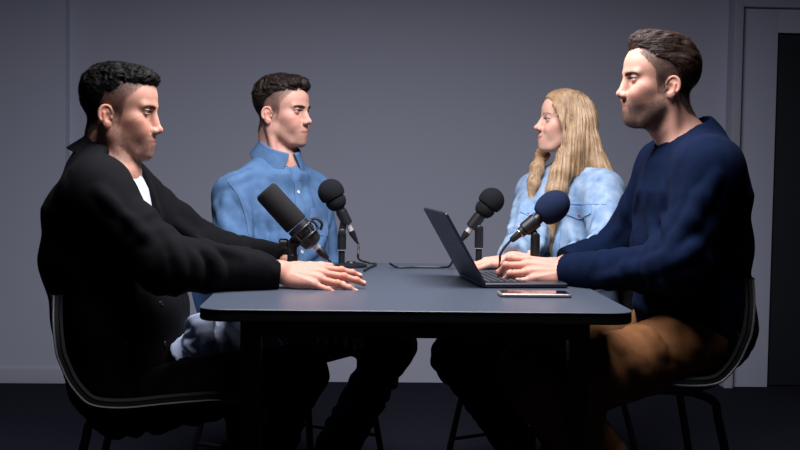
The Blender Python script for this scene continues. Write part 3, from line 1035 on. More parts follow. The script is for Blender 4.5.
# ------------------------------------------------------------------ the four people
V3 = lambda *a: np.array(a, float)
def direction(deg):
    return V3(math.cos(rad(deg)), math.sin(rad(deg)), 0)
def hit(f, px, py, y0, y1=None, off=0.0):
    """first point of a field along the line of sight, and its outward normal"""
    d = ray(px, py); d = d / d[1]
    Y = np.arange(y0, (y1 or y0 + .6), .003)
    P = (CAM + d * Y[:, None]).astype(F32)
    v = f(P)
    i = np.nonzero(v < off)[0]
    if not len(i):
        i = [int(np.argmin(v))]
    q = project(f, P[i[0]:i[0] + 1], off, it=3)
    n = grad(f, q, .002)[0]
    return q[0].astype(float), n / np.linalg.norm(n)
def d_collar(c, up, fwd, r0, back, front, fall, point, gap, thick=.0035, flare=.5, squash=1.12):
    """folded shirt collar round the neck axis: an inner stand and an outer fall with points"""
    up = nrm(up); fwd = nrm(np.asarray(fwd) - up * np.dot(up, fwd)); left = np.cross(up, fwd)
    c = np.asarray(c, F32); R = np.stack([fwd, left, up], 1).astype(F32)
    def fn(P):
        q = (P - c) @ R
        u, v, w = q[:, 0], q[:, 1], q[:, 2]
        rho = np.sqrt((u / squash) ** 2 + v ** 2)
        s = np.clip((u + r0) / (2 * r0), 0, 1.3)
        topz = back + (front - back) * s
        wid = gap * smooth01(.2, 1.0, s)
        sp = np.where(u > 0, wid + np.maximum(topz - w, 0) * .55 - np.abs(v), -1)
        st = np.maximum.reduce([np.abs(rho - r0) - thick, w - topz, -w - .03, sp])
        drop = np.maximum(topz - w, 0)
        fl = fall + point * smooth01(.55, 1.05, s)
        fa = np.maximum.reduce([np.abs(rho - r0 - .006 - drop * flare) - thick, w - topz, drop - fl, sp])
        cap_ = np.maximum(np.sqrt((rho - r0 - .003) ** 2 + (w - topz) ** 2) - thick - .003, sp)
        return np.minimum(np.minimum(st, fa), cap_) * .8
    return fn, c, r0 * 2.2 + fall + point
def ridges(f, lines, y0, y1=None, r=.012, h=.005, k=.016):
    """raised folds of cloth that follow given courses over the surface"""
    segs = []
    for ln in lines:
        P = []
        for px, py in [(v.x, v.y) for v in spline([(a, b, 0) for a, b in ln], 4)]:
            p, n = hit(f, px, py, y0, y1)
            P.append((p, n))
        m = len(P)
        for i in range(m - 1):
            w0 = math.sin(math.pi * (i + .35) / (m + .0)); w1 = math.sin(math.pi * (i + 1.35) / (m + .4))
            hh0, hh1 = h * max(w0, .15), h * max(w1, .15)
            segs.append(d_cap(P[i][0] - P[i][1] * (r - hh0), P[i + 1][0] - P[i + 1][1] * (r - hh1), r))
    for sg in segs: f.add(sg, k)
def rim(name, f, c, up, fwd, r, tube_r, mat, parent, squash=1.08, n=48, sink=-.0025):
    """a knitted band round the neck opening, lying where the garment's surface meets the opening"""
    up = nrm(up); a1 = nrm(np.asarray(fwd) - up * np.dot(fwd, up)); a2 = np.cross(up, a1)
    pts = []
    hs = np.arange(.16, -.14, -.002)
    for t in np.linspace(0, 2 * math.pi, n + 1)[:-1]:
        o = np.asarray(c) + (a1 * math.cos(t) * squash + a2 * math.sin(t)) * r
        P = (o + up * hs[:, None]).astype(F32)
        i = np.nonzero(f(P) < 0)[0]
        pts.append(hs[i[0]] if len(i) else 0.0)
    pts = np.array(pts)
    for _ in range(1): pts = (np.roll(pts, 1) + 2 * pts + np.roll(pts, -1)) / 4
    b = MB()
    b.tube([np.asarray(c) + (a1 * math.cos(t) * squash + a2 * math.sin(t)) * r + up * (h - sink) for t, h in zip(np.linspace(0, 2 * math.pi, n + 1)[:-1], pts)], tube_r, 10, closed=True)
    return b.build(name, mat, parent)
def sleeve(f, sh, el, wr, r, k=.03, seed=0, amp=.006, period=.04, cuff=None):
    sh, el, wr = [np.asarray(x, float) for x in (sh, el, wr)]
    f.add(creased(d_cap(sh, el, r[0], r[1]), sh, el, amp * .8, period * 1.25, seed, .85, .45), k)
    f.add(creased(d_cap(el, wr, r[1], r[2]), el, wr, amp, period, seed + 3, .15, .45), k)
    if cuff:
        a = el + (wr - el) * (1 - cuff)
        f.add(d_cap(a, wr, r[2] + .003, r[2] + .003), .004)
def end_cut(f, wr, el, at_=0.0, big=.12):
    """flat end of a sleeve or trouser leg at the wrist or ankle"""
    wr = np.asarray(wr, float); n = nrm(wr - np.asarray(el, float)); o = (wr + n * at_).astype(F32); n = n.astype(F32)
    def fn(P):
        q = P - o; h = q @ n
        r = np.sqrt(np.maximum((q * q).sum(1) - h * h, 0))
        return np.maximum(-h, r - big)
    f.ops.append((fn, o, big + .06, .003, 's'))
def button(name, p, n, r, mat, parent):
    b = MB(); b.lathe(Vector(p) - Vector(n) * .002, Vector(p) + Vector(n), [(0, r), (.003, r), (.004, r * .85), (.0035, r * .55), (.0035, 0)], 20)
    return b.build(name, mat, parent)
def shoe(name, an, toe, mat, parent):
    an = V3(*an); toe = V3(*toe); d = toe - an; d[2] = 0; d = nrm(d); l = V3(-d[1], d[0], 0)
    f = S()
    heel = an - d * .035; ball = an + d * .13; tip = an + d * .19
    f.add(d_cap(V3(*heel[:2], .045), V3(*ball[:2], .040), .040, .042))
    f.add(d_ell(V3(*tip[:2], .036), (.055, .044, .034), np.stack([d, l, V3(0, 0, 1)], 1)), .03)
    f.add(d_cap(V3(*an[:2], .06), V3(*an[:2], .11), .045, .043), .03)
    f.keep(d_box(V3(*(an + d * .07)[:2], .205), (.4, .4, .2)), .004)
    u = cloth(name, f, .007, mat, parent)
    g = S(); R = np.stack([d, l, V3(0, 0, 1)], 1)
    g.add(d_ell(V3(*heel[:2], .011) + d * .01, (.052, .042, .05), R)); g.add(d_ell(V3(*ball[:2], .011) + d * .02, (.095, .051, .05), R), .02)
    g.keep(d_box(V3(*(an + d * .07)[:2], .011), (.4, .4, .010), .003), .003)
    cloth('sole', g, .005, M['sole'], u)
    return u
def eyes(H, root, look, iris):
    for sg in (1, -1):
        v, fc, c = eyeball(H, sg, look, iris)
        m2 = new_mesh('eye', v, fc); set_color(m2, c); obj('eye', m2, M['eye'], root)
def legs_cloth(J, r, mat, root, seed, fold=.007, name='trousers', extra=(), folds=()):
    f = S()
    pv = V3(*J['pelvis']); fw = J['pfwd']; lf = np.cross((0, 0, 1), fw)
    f.add(d_ecap(pv + V3(0, 0, .10), pv + V3(0, 0, -.005), (.165, .115), (.18, .13), lf, fw))
    for i, sd in enumerate('LR'):
        h, k, a = [V3(*J[n + sd]) for n in ('hip', 'kn', 'an')]
        f.add(creased(d_cap(h, k, r[0], r[1]), h, k, fold, .06, seed + i, .15, .4), .05)
        f.add(creased(d_cap(k, a + V3(0, 0, .03), r[1] * .96, r[2]), k, a, fold, .055, seed + 4 + i, .1, .5), .025)
    for e in extra: f.add(*e)
    if folds: ridges(f, folds, 2.3, 3.3, .012, .006)
    f.displace(crumple(.0022, 12, seed))
    for sd in 'LR': end_cut(f, V3(*J['an' + sd]) + V3(0, 0, .0), J['kn' + sd], .0, .09)
    cloth(name, f, .008, mat, root)
    for sd in 'LR': shoe('shoe', J['an' + sd], J['toe' + sd], M['shoe'], root)
    return f

# ---- man in the black overshirt, front left, facing right
def man_in_black():
    root = thing('person', 'man in black overshirt and white tee at the left, hands stacked on the table', 'person', tuple(at(115, 300, 2.88) * (1, 1, 0)), 'people round the table')
    H = head_frame(at(118.5, 110, 2.88), -6, -3, 0, 1.0)
    p = dict(stubble=.66, lower=-3, mouth_z=-73, nose_z=-4, width=1.0, jaw=1.05, chin=1, brow=1.12, nose_x=-2,
             skin=(0.50, 0.252, 0.182), brow_z=8, lips=.95, neck=1.06, eye_open=.72,
             fade=fade_of(HAIRLINE_A, .58, .99), fade_col=(0.009, 0.007, 0.006))
    J = dict(pelvis=at(118, 362, 2.88), chest=at(104, 225, 2.88), neck=at(112, 164, 2.88), fwd=direction(-5), pfwd=direction(0),
             shL=at(126, 192, 3.05), shR=at(97, 195, 2.71), elL=at(200, 248, 3.10), elR=at(166, 264, 2.66),
             wrL=at(288, 266, 3.00), wrR=at(281, 272, 2.77),
             hipL=at(134, 358, 2.98), hipR=at(120, 402, 2.77), knL=at(290, 384, 3.0), knR=at(298, 374, 2.70),
             anL=V3(-.24, 3.0, .105), anR=V3(-.37, 2.74, .105), toeL=V3(-.04, 2.96, .03), toeR=V3(-.17, 2.69, .03))
    hands = dict(R=(HAND_FLAT, V3(.12, -.58, .80), V3(.95, -.10, -.10), 1.04), L=(HAND_FLAT, V3(.05, -.1, 1), V3(.9, -.38, -.10), 1.0))
    me, f, V, Q = body_mesh(p, H, J, hands)
    obj('body', me, M['skin'], root)
    rng = np.random.default_rng(11)
    eyes(H, root, (1, -.02, -.02), (0.05, 0.035, 0.02))
    brows(V, Q, H, p, root, M['brow'], rng)
    beard(V, Q, H, p, root, M['stubble'], rng, 2600, 2.2, .35, beard_area(p), 'stubble')
    hf = cap_hair(HAIRLINE_A,
                  [(d_ell((2, 0, 76), (80, 66, 38)), 14), (d_ell((52, 0, 82), (44, 54, 24)), 10), (d_ell((-46, 0, 54), (46, 68, 48)), 14)],
                  1.5, [curls(4.5, .075, 31)])
    hv, hq = hair_mesh(hf, (-125, -100, -100), (112, 100, 138), 2.4, H)
    hair = obj('hair', new_mesh('hair', place_pts(hv, H), hq), M['hair_black'], root)
    beard(V, Q, H, p, hair, M['hair_black'], rng, 8000, 3.6, .40, p['fade'], 'clipped_sides')
    add_strands('hair_strands', hf, hv, hq, 3800, H, M['hair_black'], hair, lambda P: np.stack([.6 + 0 * P[:, 0], .15 * np.sign(P[:, 1]), -.15 + .5 * (P[:, 2] > 95)], 1) + .5 * np.stack([vnoise(P * .06, i) for i in (51, 52, 53)], 1),
                3.0, 4, 1.3, 2.0, lambda c: smooth01(20, 60, c[:, 2]) + .12, 3)
    # clothes
    fw = direction(-6); lf = np.cross((0, 0, 1), fw)
    spine = [(at(107, 182, 2.88), .150, .092), (at(104, 212, 2.88), .195, .130), (at(104, 255, 2.88), .20, .142), (at(123, 315, 2.88), .20, .158), (at(133, 375, 2.88), .205, .155)]
    tee = S()
    for (a, A, B), (b, A2, B2) in zip(spine[:-1], spine[1:]):
        tee.add(d_ecap(a, b, (A - .024, B - .018), (A2 - .024, B2 - .020), lf, fw), .03)
    tee.add(d_cap(J['neck'] + V3(0, 0, -.015), J['neck'] + V3(0, 0, -.06), .060, .085), .03)
    tee.displace(crumple(.0035, 11, 77, (1, 1, .5)))
    nk = J['neck'] + V3(.0, 0, .0)
    ring = d_cap(nk + V3(-.02, 0, .12), nk + V3(.012, 0, -.02), .060, .072)
    tee.cut(d_ell(J['neck'] + V3(.035, -.005, .035), (.075, .07, .055)), .008)
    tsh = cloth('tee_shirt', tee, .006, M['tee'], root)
    # loose hem of the shirt lying over the lap
    hem = S()
    lap = [at(192, 352, 2.88), at(210, 346, 2.88), at(240, 346, 2.91), at(268, 354, 2.93)]
    for a, b, r, r2 in zip(lap[:-1], lap[1:], (.060, .066, .060), (.066, .060, .052)):
        hem.add(creased(d_ecap(a, b, (.14, r), (.13, r2), (0, 1, 0), (0, 0, 1)), a, b, .010, .045, 5), .03)
    hem.add(creased(d_cap(at(198, 326, 2.80), at(204, 352, 2.76), .030, .040), at(190, 326, 2.80), at(196, 352, 2.76), .007, .03, 8), .03)
    hem.displace(crumple(.0065, 15, 12, (1, .45, 1)))
    ridges(hem, [[(190, 318), (200, 328), (203, 346)], [(196, 314), (212, 322), (228, 332)], [(206, 318), (210, 336), (204, 358)], [(218, 324), (216, 342), (210, 356)]], 2.4, 3.2, .009, .008, .010)
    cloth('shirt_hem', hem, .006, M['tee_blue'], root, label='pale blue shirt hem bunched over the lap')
    jk = S()
    for (a, A, B), (b, A2, B2) in zip(spine[:-1], spine[1:]):
        jk.add(d_ecap(a, b, (A, B), (A2, B2), lf, fw), .03)
    jk.add(d_cap(J['shR'] + V3(0, .03, 0), J['shL'] - V3(0, .03, 0), .068, .068), .05)
    jk.add(d_cap(J['neck'] + V3(-.03, -.03, -.005), J['shR'], .055, .062), .05)
    jk.add(d_cap(J['neck'] + V3(-.03, .03, -.005), J['shL'], .055, .062), .05)
    sleeve(jk, J['shL'], J['elL'], J['wrL'] + nrm(J['elL'] - J['wrL']) * .012, (.074, .064, .049), .035, 40, .004, .05, .16)
    sleeve(jk, J['shR'], J['elR'], J['wrR'] + nrm(J['elR'] - J['wrR']) * .012, (.076, .067, .049), .035, 50, .0045, .05, .16)
    jk.displace(crumple(.0045, 9, 33, (1, 1, .6)))
    ridges(jk, [[(168, 232), (178, 255), (182, 280)], [(180, 240), (196, 262), (198, 284)], [(200, 246), (216, 262), (222, 282)], [(100, 190), (125, 215), (150, 240)], [(178, 225), (205, 243), (240, 254)]], 2.4, 3.2, .012, .006)
    # open front: a slot along the breast bone that lets the tee show
    def slot(P):
        q = P - np.asarray(spine[1][0], F32)
        u = q @ fw.astype(F32); v = q @ lf.astype(F32); w = q[:, 2]
        mid = -.036; half = .074 + .010 * np.sin(w * 14)
        return np.maximum.reduce([np.abs(v - mid) - half, .03 - u, w - .16, -.14 - w])
    jk.ops.append((slot, np.asarray(spine[2][0], F32), .6, .010, 's'))
    jk.cut(d_cap(J['neck'] + V3(.035, 0, .12), J['neck'] + V3(-.008, 0, -.03), .056, .055), .006)
    for s_ in 'LR': end_cut(jk, J['wr' + s_], J['el' + s_], -.012)
    cl = S()
    cl.add(d_collar(J['neck'] + V3(-.012, 0, .006), V3(.38, 0, 1), fw, .057, .036, -.006, .040, .030, .050, .0045, .66, 1.12))
    cloth('collar', cl, .0021, M['jacket_black'], refine=0, parent=(obj_j := cloth('overshirt', jk, .006, M['jacket_black'], root)))
    for (px, py) in ((161, 304), (125, 342), (165, 344)):
        q, n = hit(jk, px, py, 2.4)
        button('button', q, n, .0065, M['button_dark'], obj_j)
    legs_cloth(J, (.088, .070, .058), M['trousers_black'], root, 60)
    return root, H, J, f
# ---- man in the blue button-down shirt, behind on the left
def man_in_blue():
    root = thing('person', 'man in a blue button-down shirt sitting behind the front left microphone', 'person', tuple(at(290, 300, 3.65) * (1, 1, 0)), 'people round the table')
    H = head_frame(at(281, 110.5, 3.65), -27, -1, 0, 0.955)
    p = dict(smile=1.0, stubble=.22, mouth_z=-70, nose_z=4, width=1.0, jaw=1.06, chin=0, brow=1.05, nose_x=0, neck=1.0,
             skin=(0.55, 0.295, 0.228), brow_z=9, lips=1.0, eye_open=.72,
             fade=fade_of(HAIRLINE_A, .50, .98), fade_col=(0.020, 0.014, 0.012))
    fw = direction(-50); lf = np.cross((0, 0, 1), fw)
    J = dict(pelvis=at(296, 312, 3.66), chest=at(276, 215, 3.65), neck=at(278, 158, 3.65), fwd=fw, pfwd=direction(-25),
             shR=at(235, 196, 3.54), shL=at(313, 194, 3.77), elR=at(231, 268, 3.46), elL=at(322, 270, 3.76),
             wrR=at(314, 306, 3.36), wrL=at(344, 302, 3.48),
             hipR=at(296, 310, 3.56), hipL=at(312, 308, 3.74), knR=at(391, 346, 3.42), knL=at(395, 344, 3.60),
             anR=V3(-.06, 3.50, .105), anL=V3(-.02, 3.68, .105), toeR=V3(.10, 3.42, .03), toeL=V3(.14, 3.62, .03))
    hands = dict(R=(HAND_REST, V3(.3, -.2, 1), V3(.80, -.20, -.42), 1.0), L=(HAND_REST, V3(-.3, -.3, 1), V3(-.30, -.9, -.35), 1.0))
    me, f, V, Q = body_mesh(p, H, J, hands)
    obj('body', me, M['skin'], root)
    rng = np.random.default_rng(12)
    eyes(H, root, (1, .05, 0), (0.06, 0.05, 0.03))
    brows(V, Q, H, p, root, M['brow'], rng)
    beard(V, Q, H, p, root, M['stubble'], rng, 700, 1.6, .3, beard_area(p, 1.6), 'stubble')
    hf = cap_hair(HAIRLINE_A,
                  [(d_ell((2, 0, 79), (80, 65, 39)), 14), (d_ell((54, 0, 85), (43, 54, 27)), 10), (d_ell((-46, 0, 52), (46, 67, 48)), 14)],
                  1.0, [curls(7.0, .055, 61)])
    hv, hq = hair_mesh(hf, (-125, -100, -100), (116, 100, 140), 2.4, H)
    hair = obj('hair', new_mesh('hair', place_pts(hv, H), hq), M['hair_brown'], root)
    beard(V, Q, H, p, hair, M['hair_brown'], rng, 7000, 3.4, .38, p['fade'], 'clipped_sides')
    add_strands('hair_strands', hf, hv, hq, 3200, H, M['hair_brown'], hair, lambda P: np.stack([.5 + 0 * P[:, 0], .15 * np.sign(P[:, 1]), -.15 + .4 * (P[:, 2] > 95)], 1) + .8 * np.stack([vnoise(P * .05, i) for i in (51, 52, 53)], 1),
                3.0, 5, 1.4, 2.5, lambda c: smooth01(20, 60, c[:, 2]) + .10, 3, wave=.5)
    sh = S()
    spine = [(at(275, 179, 3.65), .125, .076), (at(275, 212, 3.65), .168, .112), (at(278, 245, 3.65), .172, .122), (at(288, 300, 3.65), .18, .135), (at(296, 318, 3.65), .185, .14)]
    for (a, A, B), (b, A2, B2) in zip(spine[:-1], spine[1:]):
        sh.add(d_ecap(a, b, (A, B), (A2, B2), lf, fw), .03)
    sh.add(d_cap(J['shR'], J['shL'], .058, .058), .04)
    for s_ in 'LR': sh.add(d_cap(J['neck'] + V3(-.004, .004, -.006), J['sh' + s_], .050, .054), .03)
    sh.add(d_cap(J['neck'] + V3(-.006, .006, .0), J['neck'] + V3(0, 0, -.06), .054, .095), .02)
    sleeve(sh, J['shR'], J['elR'], J['wrR'], (.066, .060, .045), .03, 70, .004, .05, .14)
    sleeve(sh, J['shL'], J['elL'], J['wrL'], (.064, .060, .045), .03, 80, .004, .05, .14)
    sh.displace(crumple(.0042, 8, 43, (1, 1, .55)))
    sh.cut(d_cap(J['neck'] + V3(0, 0, .12) + fw * .04, J['neck'] + fw * .015 + V3(0, 0, -.035), .054, .046), .004)
    sh.cut(d_cap(J['neck'] + fw * .070 + V3(0, 0, .04), J['neck'] + fw * .108 + V3(0, 0, -.075), .034, .008), .006)
    for s_ in 'LR': end_cut(sh, J['wr' + s_], J['el' + s_], -.01)
    ridges(sh, [[(226, 196), (222, 222), (228, 245)], [(216, 206), (226, 226), (240, 240)], [(214, 226), (228, 246), (244, 256)], [(236, 190), (247, 212), (250, 245)], [(258, 196), (262, 228), (258, 258)], [(268, 205), (274, 235), (272, 262)], [(306, 192), (312, 225), (308, 258)], [(330, 215), (320, 246), (300, 262)], [(222, 186), (236, 180), (252, 172)], [(286, 205), (288, 235), (284, 260)]], 3.2, 4.0, .011, .0055)
    shirt = cloth('shirt', sh, .006, M['chambray'], root)
    cl = S()
    cl.add(d_collar(J['neck'] + V3(.000, .000, .004), V3(0, 0, 1) + fw * .34, fw, .055, .036, .028, .046, .040, .012, .0038, .46, 1.12))
    cloth('collar', cl, .0021, M['chambray'], shirt, refine=0)
    # placket, pocket and yoke seam lie on the shirt
    def strip(name, pts, w, n=14, thick=.0022, mat=M['chambray_pale']):
        rows = []
        for px, py in spline_px(pts, n):
            q, nn = hit(sh, px, py, 3.2)
            rows.append([hit(sh, px + dx, py, 3.2)[0] for dx in (-w, 0, w)])
        return patch(name, sh, np.array(rows), mat, shirt, thick)
    strip('placket', [(297, 182), (299, 205), (301, 230), (302, 250), (303, 268)], 3.6)
    strip('sleeve_seam', [(227, 180), (239, 196), (247, 220), (250, 248)], .9, 18, .0016)
    for py in (192, 212, 232, 252):
        q, n = hit(sh, 297.5 + (py - 182) * .065, py, 3.2, off=.003)
        button('button', q, n, .0052, M['button'], shirt)
    rows = [[hit(sh, px, py, 3.2)[0] for px in np.linspace(310, 327, 6)] for py in np.linspace(208, 236, 7)]
    patch('chest_pocket', sh, np.array(rows), M['chambray_pale'], shirt, .0022)
    q, n = hit(cl, 287, 176, 3.2)
    for (px, py) in ((276, 176), (294, 172)):
        q, n = hit(cl, px, py, 3.2)
        button('button', q, n, .0045, M['button'], shirt)
    legs_cloth(J, (.076, .068, .060), M['jeans_navy'], root, 90)
    return root, H, J, f
def spline_px(pts, n):
    return [(v.x, v.y) for v in spline([(a, b, 0) for a, b in pts], max(2, n // (len(pts) - 1)))]

# ---- woman with long blond hair, behind on the right
def woman_in_denim():
    root = thing('person', 'woman with long blond hair in a pale denim jacket, smiling to the left', 'person', tuple(at(570, 300, 3.75) * (1, 1, 0)), 'people round the table')
    H = head_frame(at(566, 121, 3.75), 187, 4, 0, 0.89)
    p = dict(width=.95, jaw=.88, brow=.55, nose_x=3, nose_z=5, mouth_z=-70, smile=6.0, lips=1.0, chin=0, neck=.86, eye_open=.95,
             skin=(0.66, 0.385, 0.295), brow_col=(0.16, 0.09, 0.055), brow_ink=.45, lip_col=(0.50, 0.19, 0.165), brow_z=15, ears=False)
    fw = direction(228); lf = np.cross((0, 0, 1), fw)
    J = dict(pelvis=at(578, 330, 3.78), chest=at(567, 218, 3.75), neck=at(577, 166, 3.76), fwd=fw, pfwd=direction(215),
             shR=at(538, 193, 3.86), shL=at(602, 192, 3.62), elR=at(528, 238, 3.62), elL=at(612, 254, 3.42),
             wrR=at(512, 260, 3.36), wrL=at(572, 262, 3.26),
             hipR=at(572, 340, 3.84), hipL=at(578, 345, 3.66), knR=at(470, 352, 3.55), knL=at(454, 356, 3.40),
             anR=V3(.56, 3.75, .105), anL=V3(.54, 3.52, .105), toeR=V3(.40, 3.68, .03), toeL=V3(.38, 3.44, .03))
    hands = dict(R=(HAND_REST, V3(0, -.15, 1), V3(-.92, -.25, -.08), .90), L=(HAND_REST, V3(0, -.1, 1), V3(-.95, -.05, -.05), .90))
    me, f, V, Q = body_mesh(p, H, J, hands)
    obj('body', me, M['skin'], root)
    rng = np.random.default_rng(13)
    eyes(H, root, (1, .0, .03), (0.10, 0.17, 0.24))
    brows(V, Q, H, p, root, M['brow_blond'], rng, 150, 5, .38)
    # hair
    hf = S(margin=16, far=500)
    hf.add(d_ell((-6, 0, 30), (97, 82, 84)))
    hf.add(d_ell((20, 0, 62), (67, 66, 51)), 12)
    hf.add(d_ell((-56, 0, -20), (60, 80, 96)), 24)
    for sg in (1, -1):
        pth = [(56, 62 * sg, 44), (36, 78 * sg, -10), (16, 84 * sg, -70), (20, 90 * sg, -130), (44, 98 * sg, -190), (62, 108 * sg, -260), (62, 114 * sg, -340), (56, 114 * sg, -420), (52, 110 * sg, -480)]
        rr = [20, 20, 22, 25, 24, 20, 14, 9, 5]
        if sg < 0:
            pth = [(50, 60 * sg, 44), (34, 72 * sg, -10), (30, 72 * sg, -70), (60, 55 * sg, -120), (86, 26 * sg, -180), (102, 0, -240), (110, 14, -310), (108, 18, -350)]
            rr = [20, 20, 22, 24, 22, 18, 12, 6]
        for a, b, r0, r1 in zip(pth[:-1], pth[1:], rr[:-1], rr[1:]):
            hf.add(d_cap(a, b, r0, r1), 22)
        pth = [(-40, 58 * sg, 0), (-66, 66 * sg, -80), (-100, (92 if sg > 0 else 70) * sg, -150), (-150, (150 if sg > 0 else 70) * sg, -215), (-178, (185 if sg > 0 else 70) * sg, -262)]
        for a, b, r0, r1 in zip(pth[:-1], pth[1:], (38, 42, 36, 20), (42, 36, 20, 6)):
            hf.add(d_cap(a, b, r0, r1), 26)
    pth = [(0, 86, -40), (-6, 92, -110), (14, 102, -180), (34, 112, -250), (42, 116, -320), (44, 116, -390)]
    for q0, q1, r0, r1 in zip(pth[:-1], pth[1:], (24, 27, 26, 22, 16), (27, 26, 22, 16, 6)):
        hf.add(d_cap(q0, q1, r0, r1), 24)
    hf.add(d_cap((-10, 74, -60), (-34, 104, -190), 34, 22), 26)
    # the face opens between the two curtains
    def face_gap(P):
        x, y, z = P[:, 0], np.abs(P[:, 1]), P[:, 2]
        lim = pl(z, [(140, 300), (97, 200), (90, 92), (77, 82), (48, 62), (20, 44), (-18, 25), (-55, 2), (-90, -4), (-140, 2), (-200, 20), (-400, 20)])
        w = pl(z, [(140, 0), (100, 2), (84, 20), (60, 48), (20, 76), (-15, 96), (-70, 98), (-100, 84), (-120, 56), (-145, 14), (-165, -12), (-400, -12)])
        return np.maximum(lim - x, y - w) * .7
    hf.ops.append((face_gap, np.zeros(3, F32), 700, 6, 's'))
    def locks(P):
        a = np.arctan2(P[:, 1], P[:, 0] + 10)
        q = np.stack([a * 14 + .7 * vnoise(P * .012, 4), P[:, 2] * .006, 0 * a], 1)
        q2 = np.stack([a * 34, P[:, 2] * .010, 0 * a], 1)
        return 4.5 * np.abs(vnoise(q, 91)) + 2.2 * vnoise(q2, 92) - 1
    hf.displace(locks)
    hv, hq = hair_mesh(hf, (-215, -140, -500), (140, 215, 135), 3.6, H)
    hair = obj('hair', new_mesh('hair', place_pts(hv, H), hq), M['hair_blond'], root)
    def flow(P):
        z = P[:, 2]
        k = smooth01(60, 118, z)
        back = np.stack([-.2 - .2 * k, np.sign(P[:, 1]) * (.25 + 1.2 * k), -1 + .7 * k], 1)
        return back + .18 * np.stack([vnoise(P * .015, i) for i in (71, 72, 73)], 1)
    add_strands('hair_strands', hf, hv, hq, 10500, H, M['strand_blond'], hair, flow, 10.0, 12, 1.0, 2.2, lambda c: (.3 + smooth01(-420, 60, c[:, 2])) * (face_gap(c) > 4.0), 5, wave=.10, reject=lambda P: face_gap(P) < 2.5)
    # dark top, then jacket
    spine = [(at(575, 184, 3.76), .115, .070), (at(570, 205, 3.75), .160, .105), (at(566, 245, 3.75), .160, .118), (at(572, 310, 3.76), .165, .125), (at(577, 335, 3.77), .17, .13)]
    tp = S()
    for (a, A, B), (b, A2, B2) in zip(spine[:-1], spine[1:]):
        tp.add(d_ecap(a, b, (A - .02, B - .014), (A2 - .02, B2 - .015), lf, fw), .03)
    tp.add(d_cap(J['neck'] + V3(0, 0, -.005), J['neck'] + V3(0, 0, -.06), .055, .08), .03)
    cloth('top', tp, .007, M['black_top'], root)
    jk = S()
    for (a, A, B), (b, A2, B2) in zip(spine[:-1], spine[1:]):
        jk.add(d_ecap(a, b, (A, B), (A2, B2), lf, fw), .03)
    jk.add(d_cap(J['shR'], J['shL'], .058, .058), .05)
    for s_ in 'LR': jk.add(d_cap(J['neck'] + V3(0, 0, -.015), J['sh' + s_], .045, .053), .05)
    sleeve(jk, J['shR'], J['elR'], J['wrR'], (.068, .062, .046), .03, 170, .004, .05, .2)
    sleeve(jk, J['shL'], J['elL'], J['wrL'], (.068, .062, .046), .03, 180, .004, .05, .2)
    jk.displace(crumple(.0035, 9, 143, (1, 1, .6)))
    def slot(P):
        q = P - np.asarray(spine[1][0], F32)
        u = q @ fw.astype(F32); v = q @ lf.astype(F32); w = q[:, 2]
        return np.maximum.reduce([np.abs(v) - (-.004 + .22 * np.clip(w + .005, 0, .2)), .02 - u, w - .12])
    jk.ops.append((slot, np.asarray(spine[2][0], F32), .6, .006, 's'))
    jk.cut(d_cap(J['neck'] + V3(0, 0, .10), J['neck'] + fw * .03 + V3(0, 0, -.03), .055, .055), .006)
    for s_ in 'LR': end_cut(jk, J['wr' + s_], J['el' + s_], -.01)
    ridges(jk, [[(616, 200), (606, 222), (588, 240)], [(608, 196), (598, 216), (592, 238)], [(622, 212), (612, 236), (596, 250)], [(516, 200), (512, 222), (508, 244)], [(524, 204), (519, 226), (510, 248)], [(545, 225), (540, 245), (532, 258)], [(570, 225), (574, 245), (566, 258)]], 3.2, 4.1, .011, .006)
    jacket = cloth('denim_jacket', jk, .006, M['denim'], root)
    cl = S()
    cl.add(d_collar(J['neck'] + V3(0, 0, -.002), V3(0, 0, 1) + fw * .22, fw, .060, .030, .004, .040, .030, .022, .0042, .75, 1.1))
    cloth('collar', cl, .0021, M['denim'], jacket, refine=0)
    def flap(x0, x1, y0, y1, dip):
        xs = np.linspace(x0, x1, 9)
        rows = [[hit(jk, px, y0 + (y1 - y0 + dip * (1 - abs(2 * (px - x0) / (x1 - x0) - 1))) * t, 3.3)[0] for px in xs] for t in np.linspace(0, 1, 6)]
        return patch('pocket_flap', jk, np.array(rows), M['denim_seam'], jacket, .004)
    flap(566, 592, 206, 214, 5); flap(521, 536, 206, 213, 4)
    for px, py in ((579, 215), (528, 214)):
        q, n = hit(jk, px, py, 3.3, off=.004)
        button('button', q, n, .0042, M['denim_red'], jacket)
    rows = [[hit(jk, px + dx, py, 3.3)[0] for dx in (-2.5, 0, 2.5)] for px, py in zip(np.linspace(562, 556, 12), np.linspace(195, 258, 12))]
    patch('placket', jk, np.array(rows), M['denim_seam'], jacket, .003)
    rows = [[hit(jk, px, py + dy, 3.3)[0] for dy in (-1.0, 0, 1.0)] for px, py in zip(np.linspace(566, 606, 12), np.linspace(203, 204, 12))]
    patch('yoke_seam', jk, np.array(rows), M['denim_seam'], jacket, .0018)
    ex = [(creased(d_cap(at(462, 362, 3.42), at(492, 384, 3.48), .062, .040), at(462, 362, 3.42), at(492, 384, 3.48), .006, .05, 3), .04)]
    legs_cloth(J, (.080, .066, .052), M['trousers_black'], root, 190, extra=ex)
    return root, H, J, f

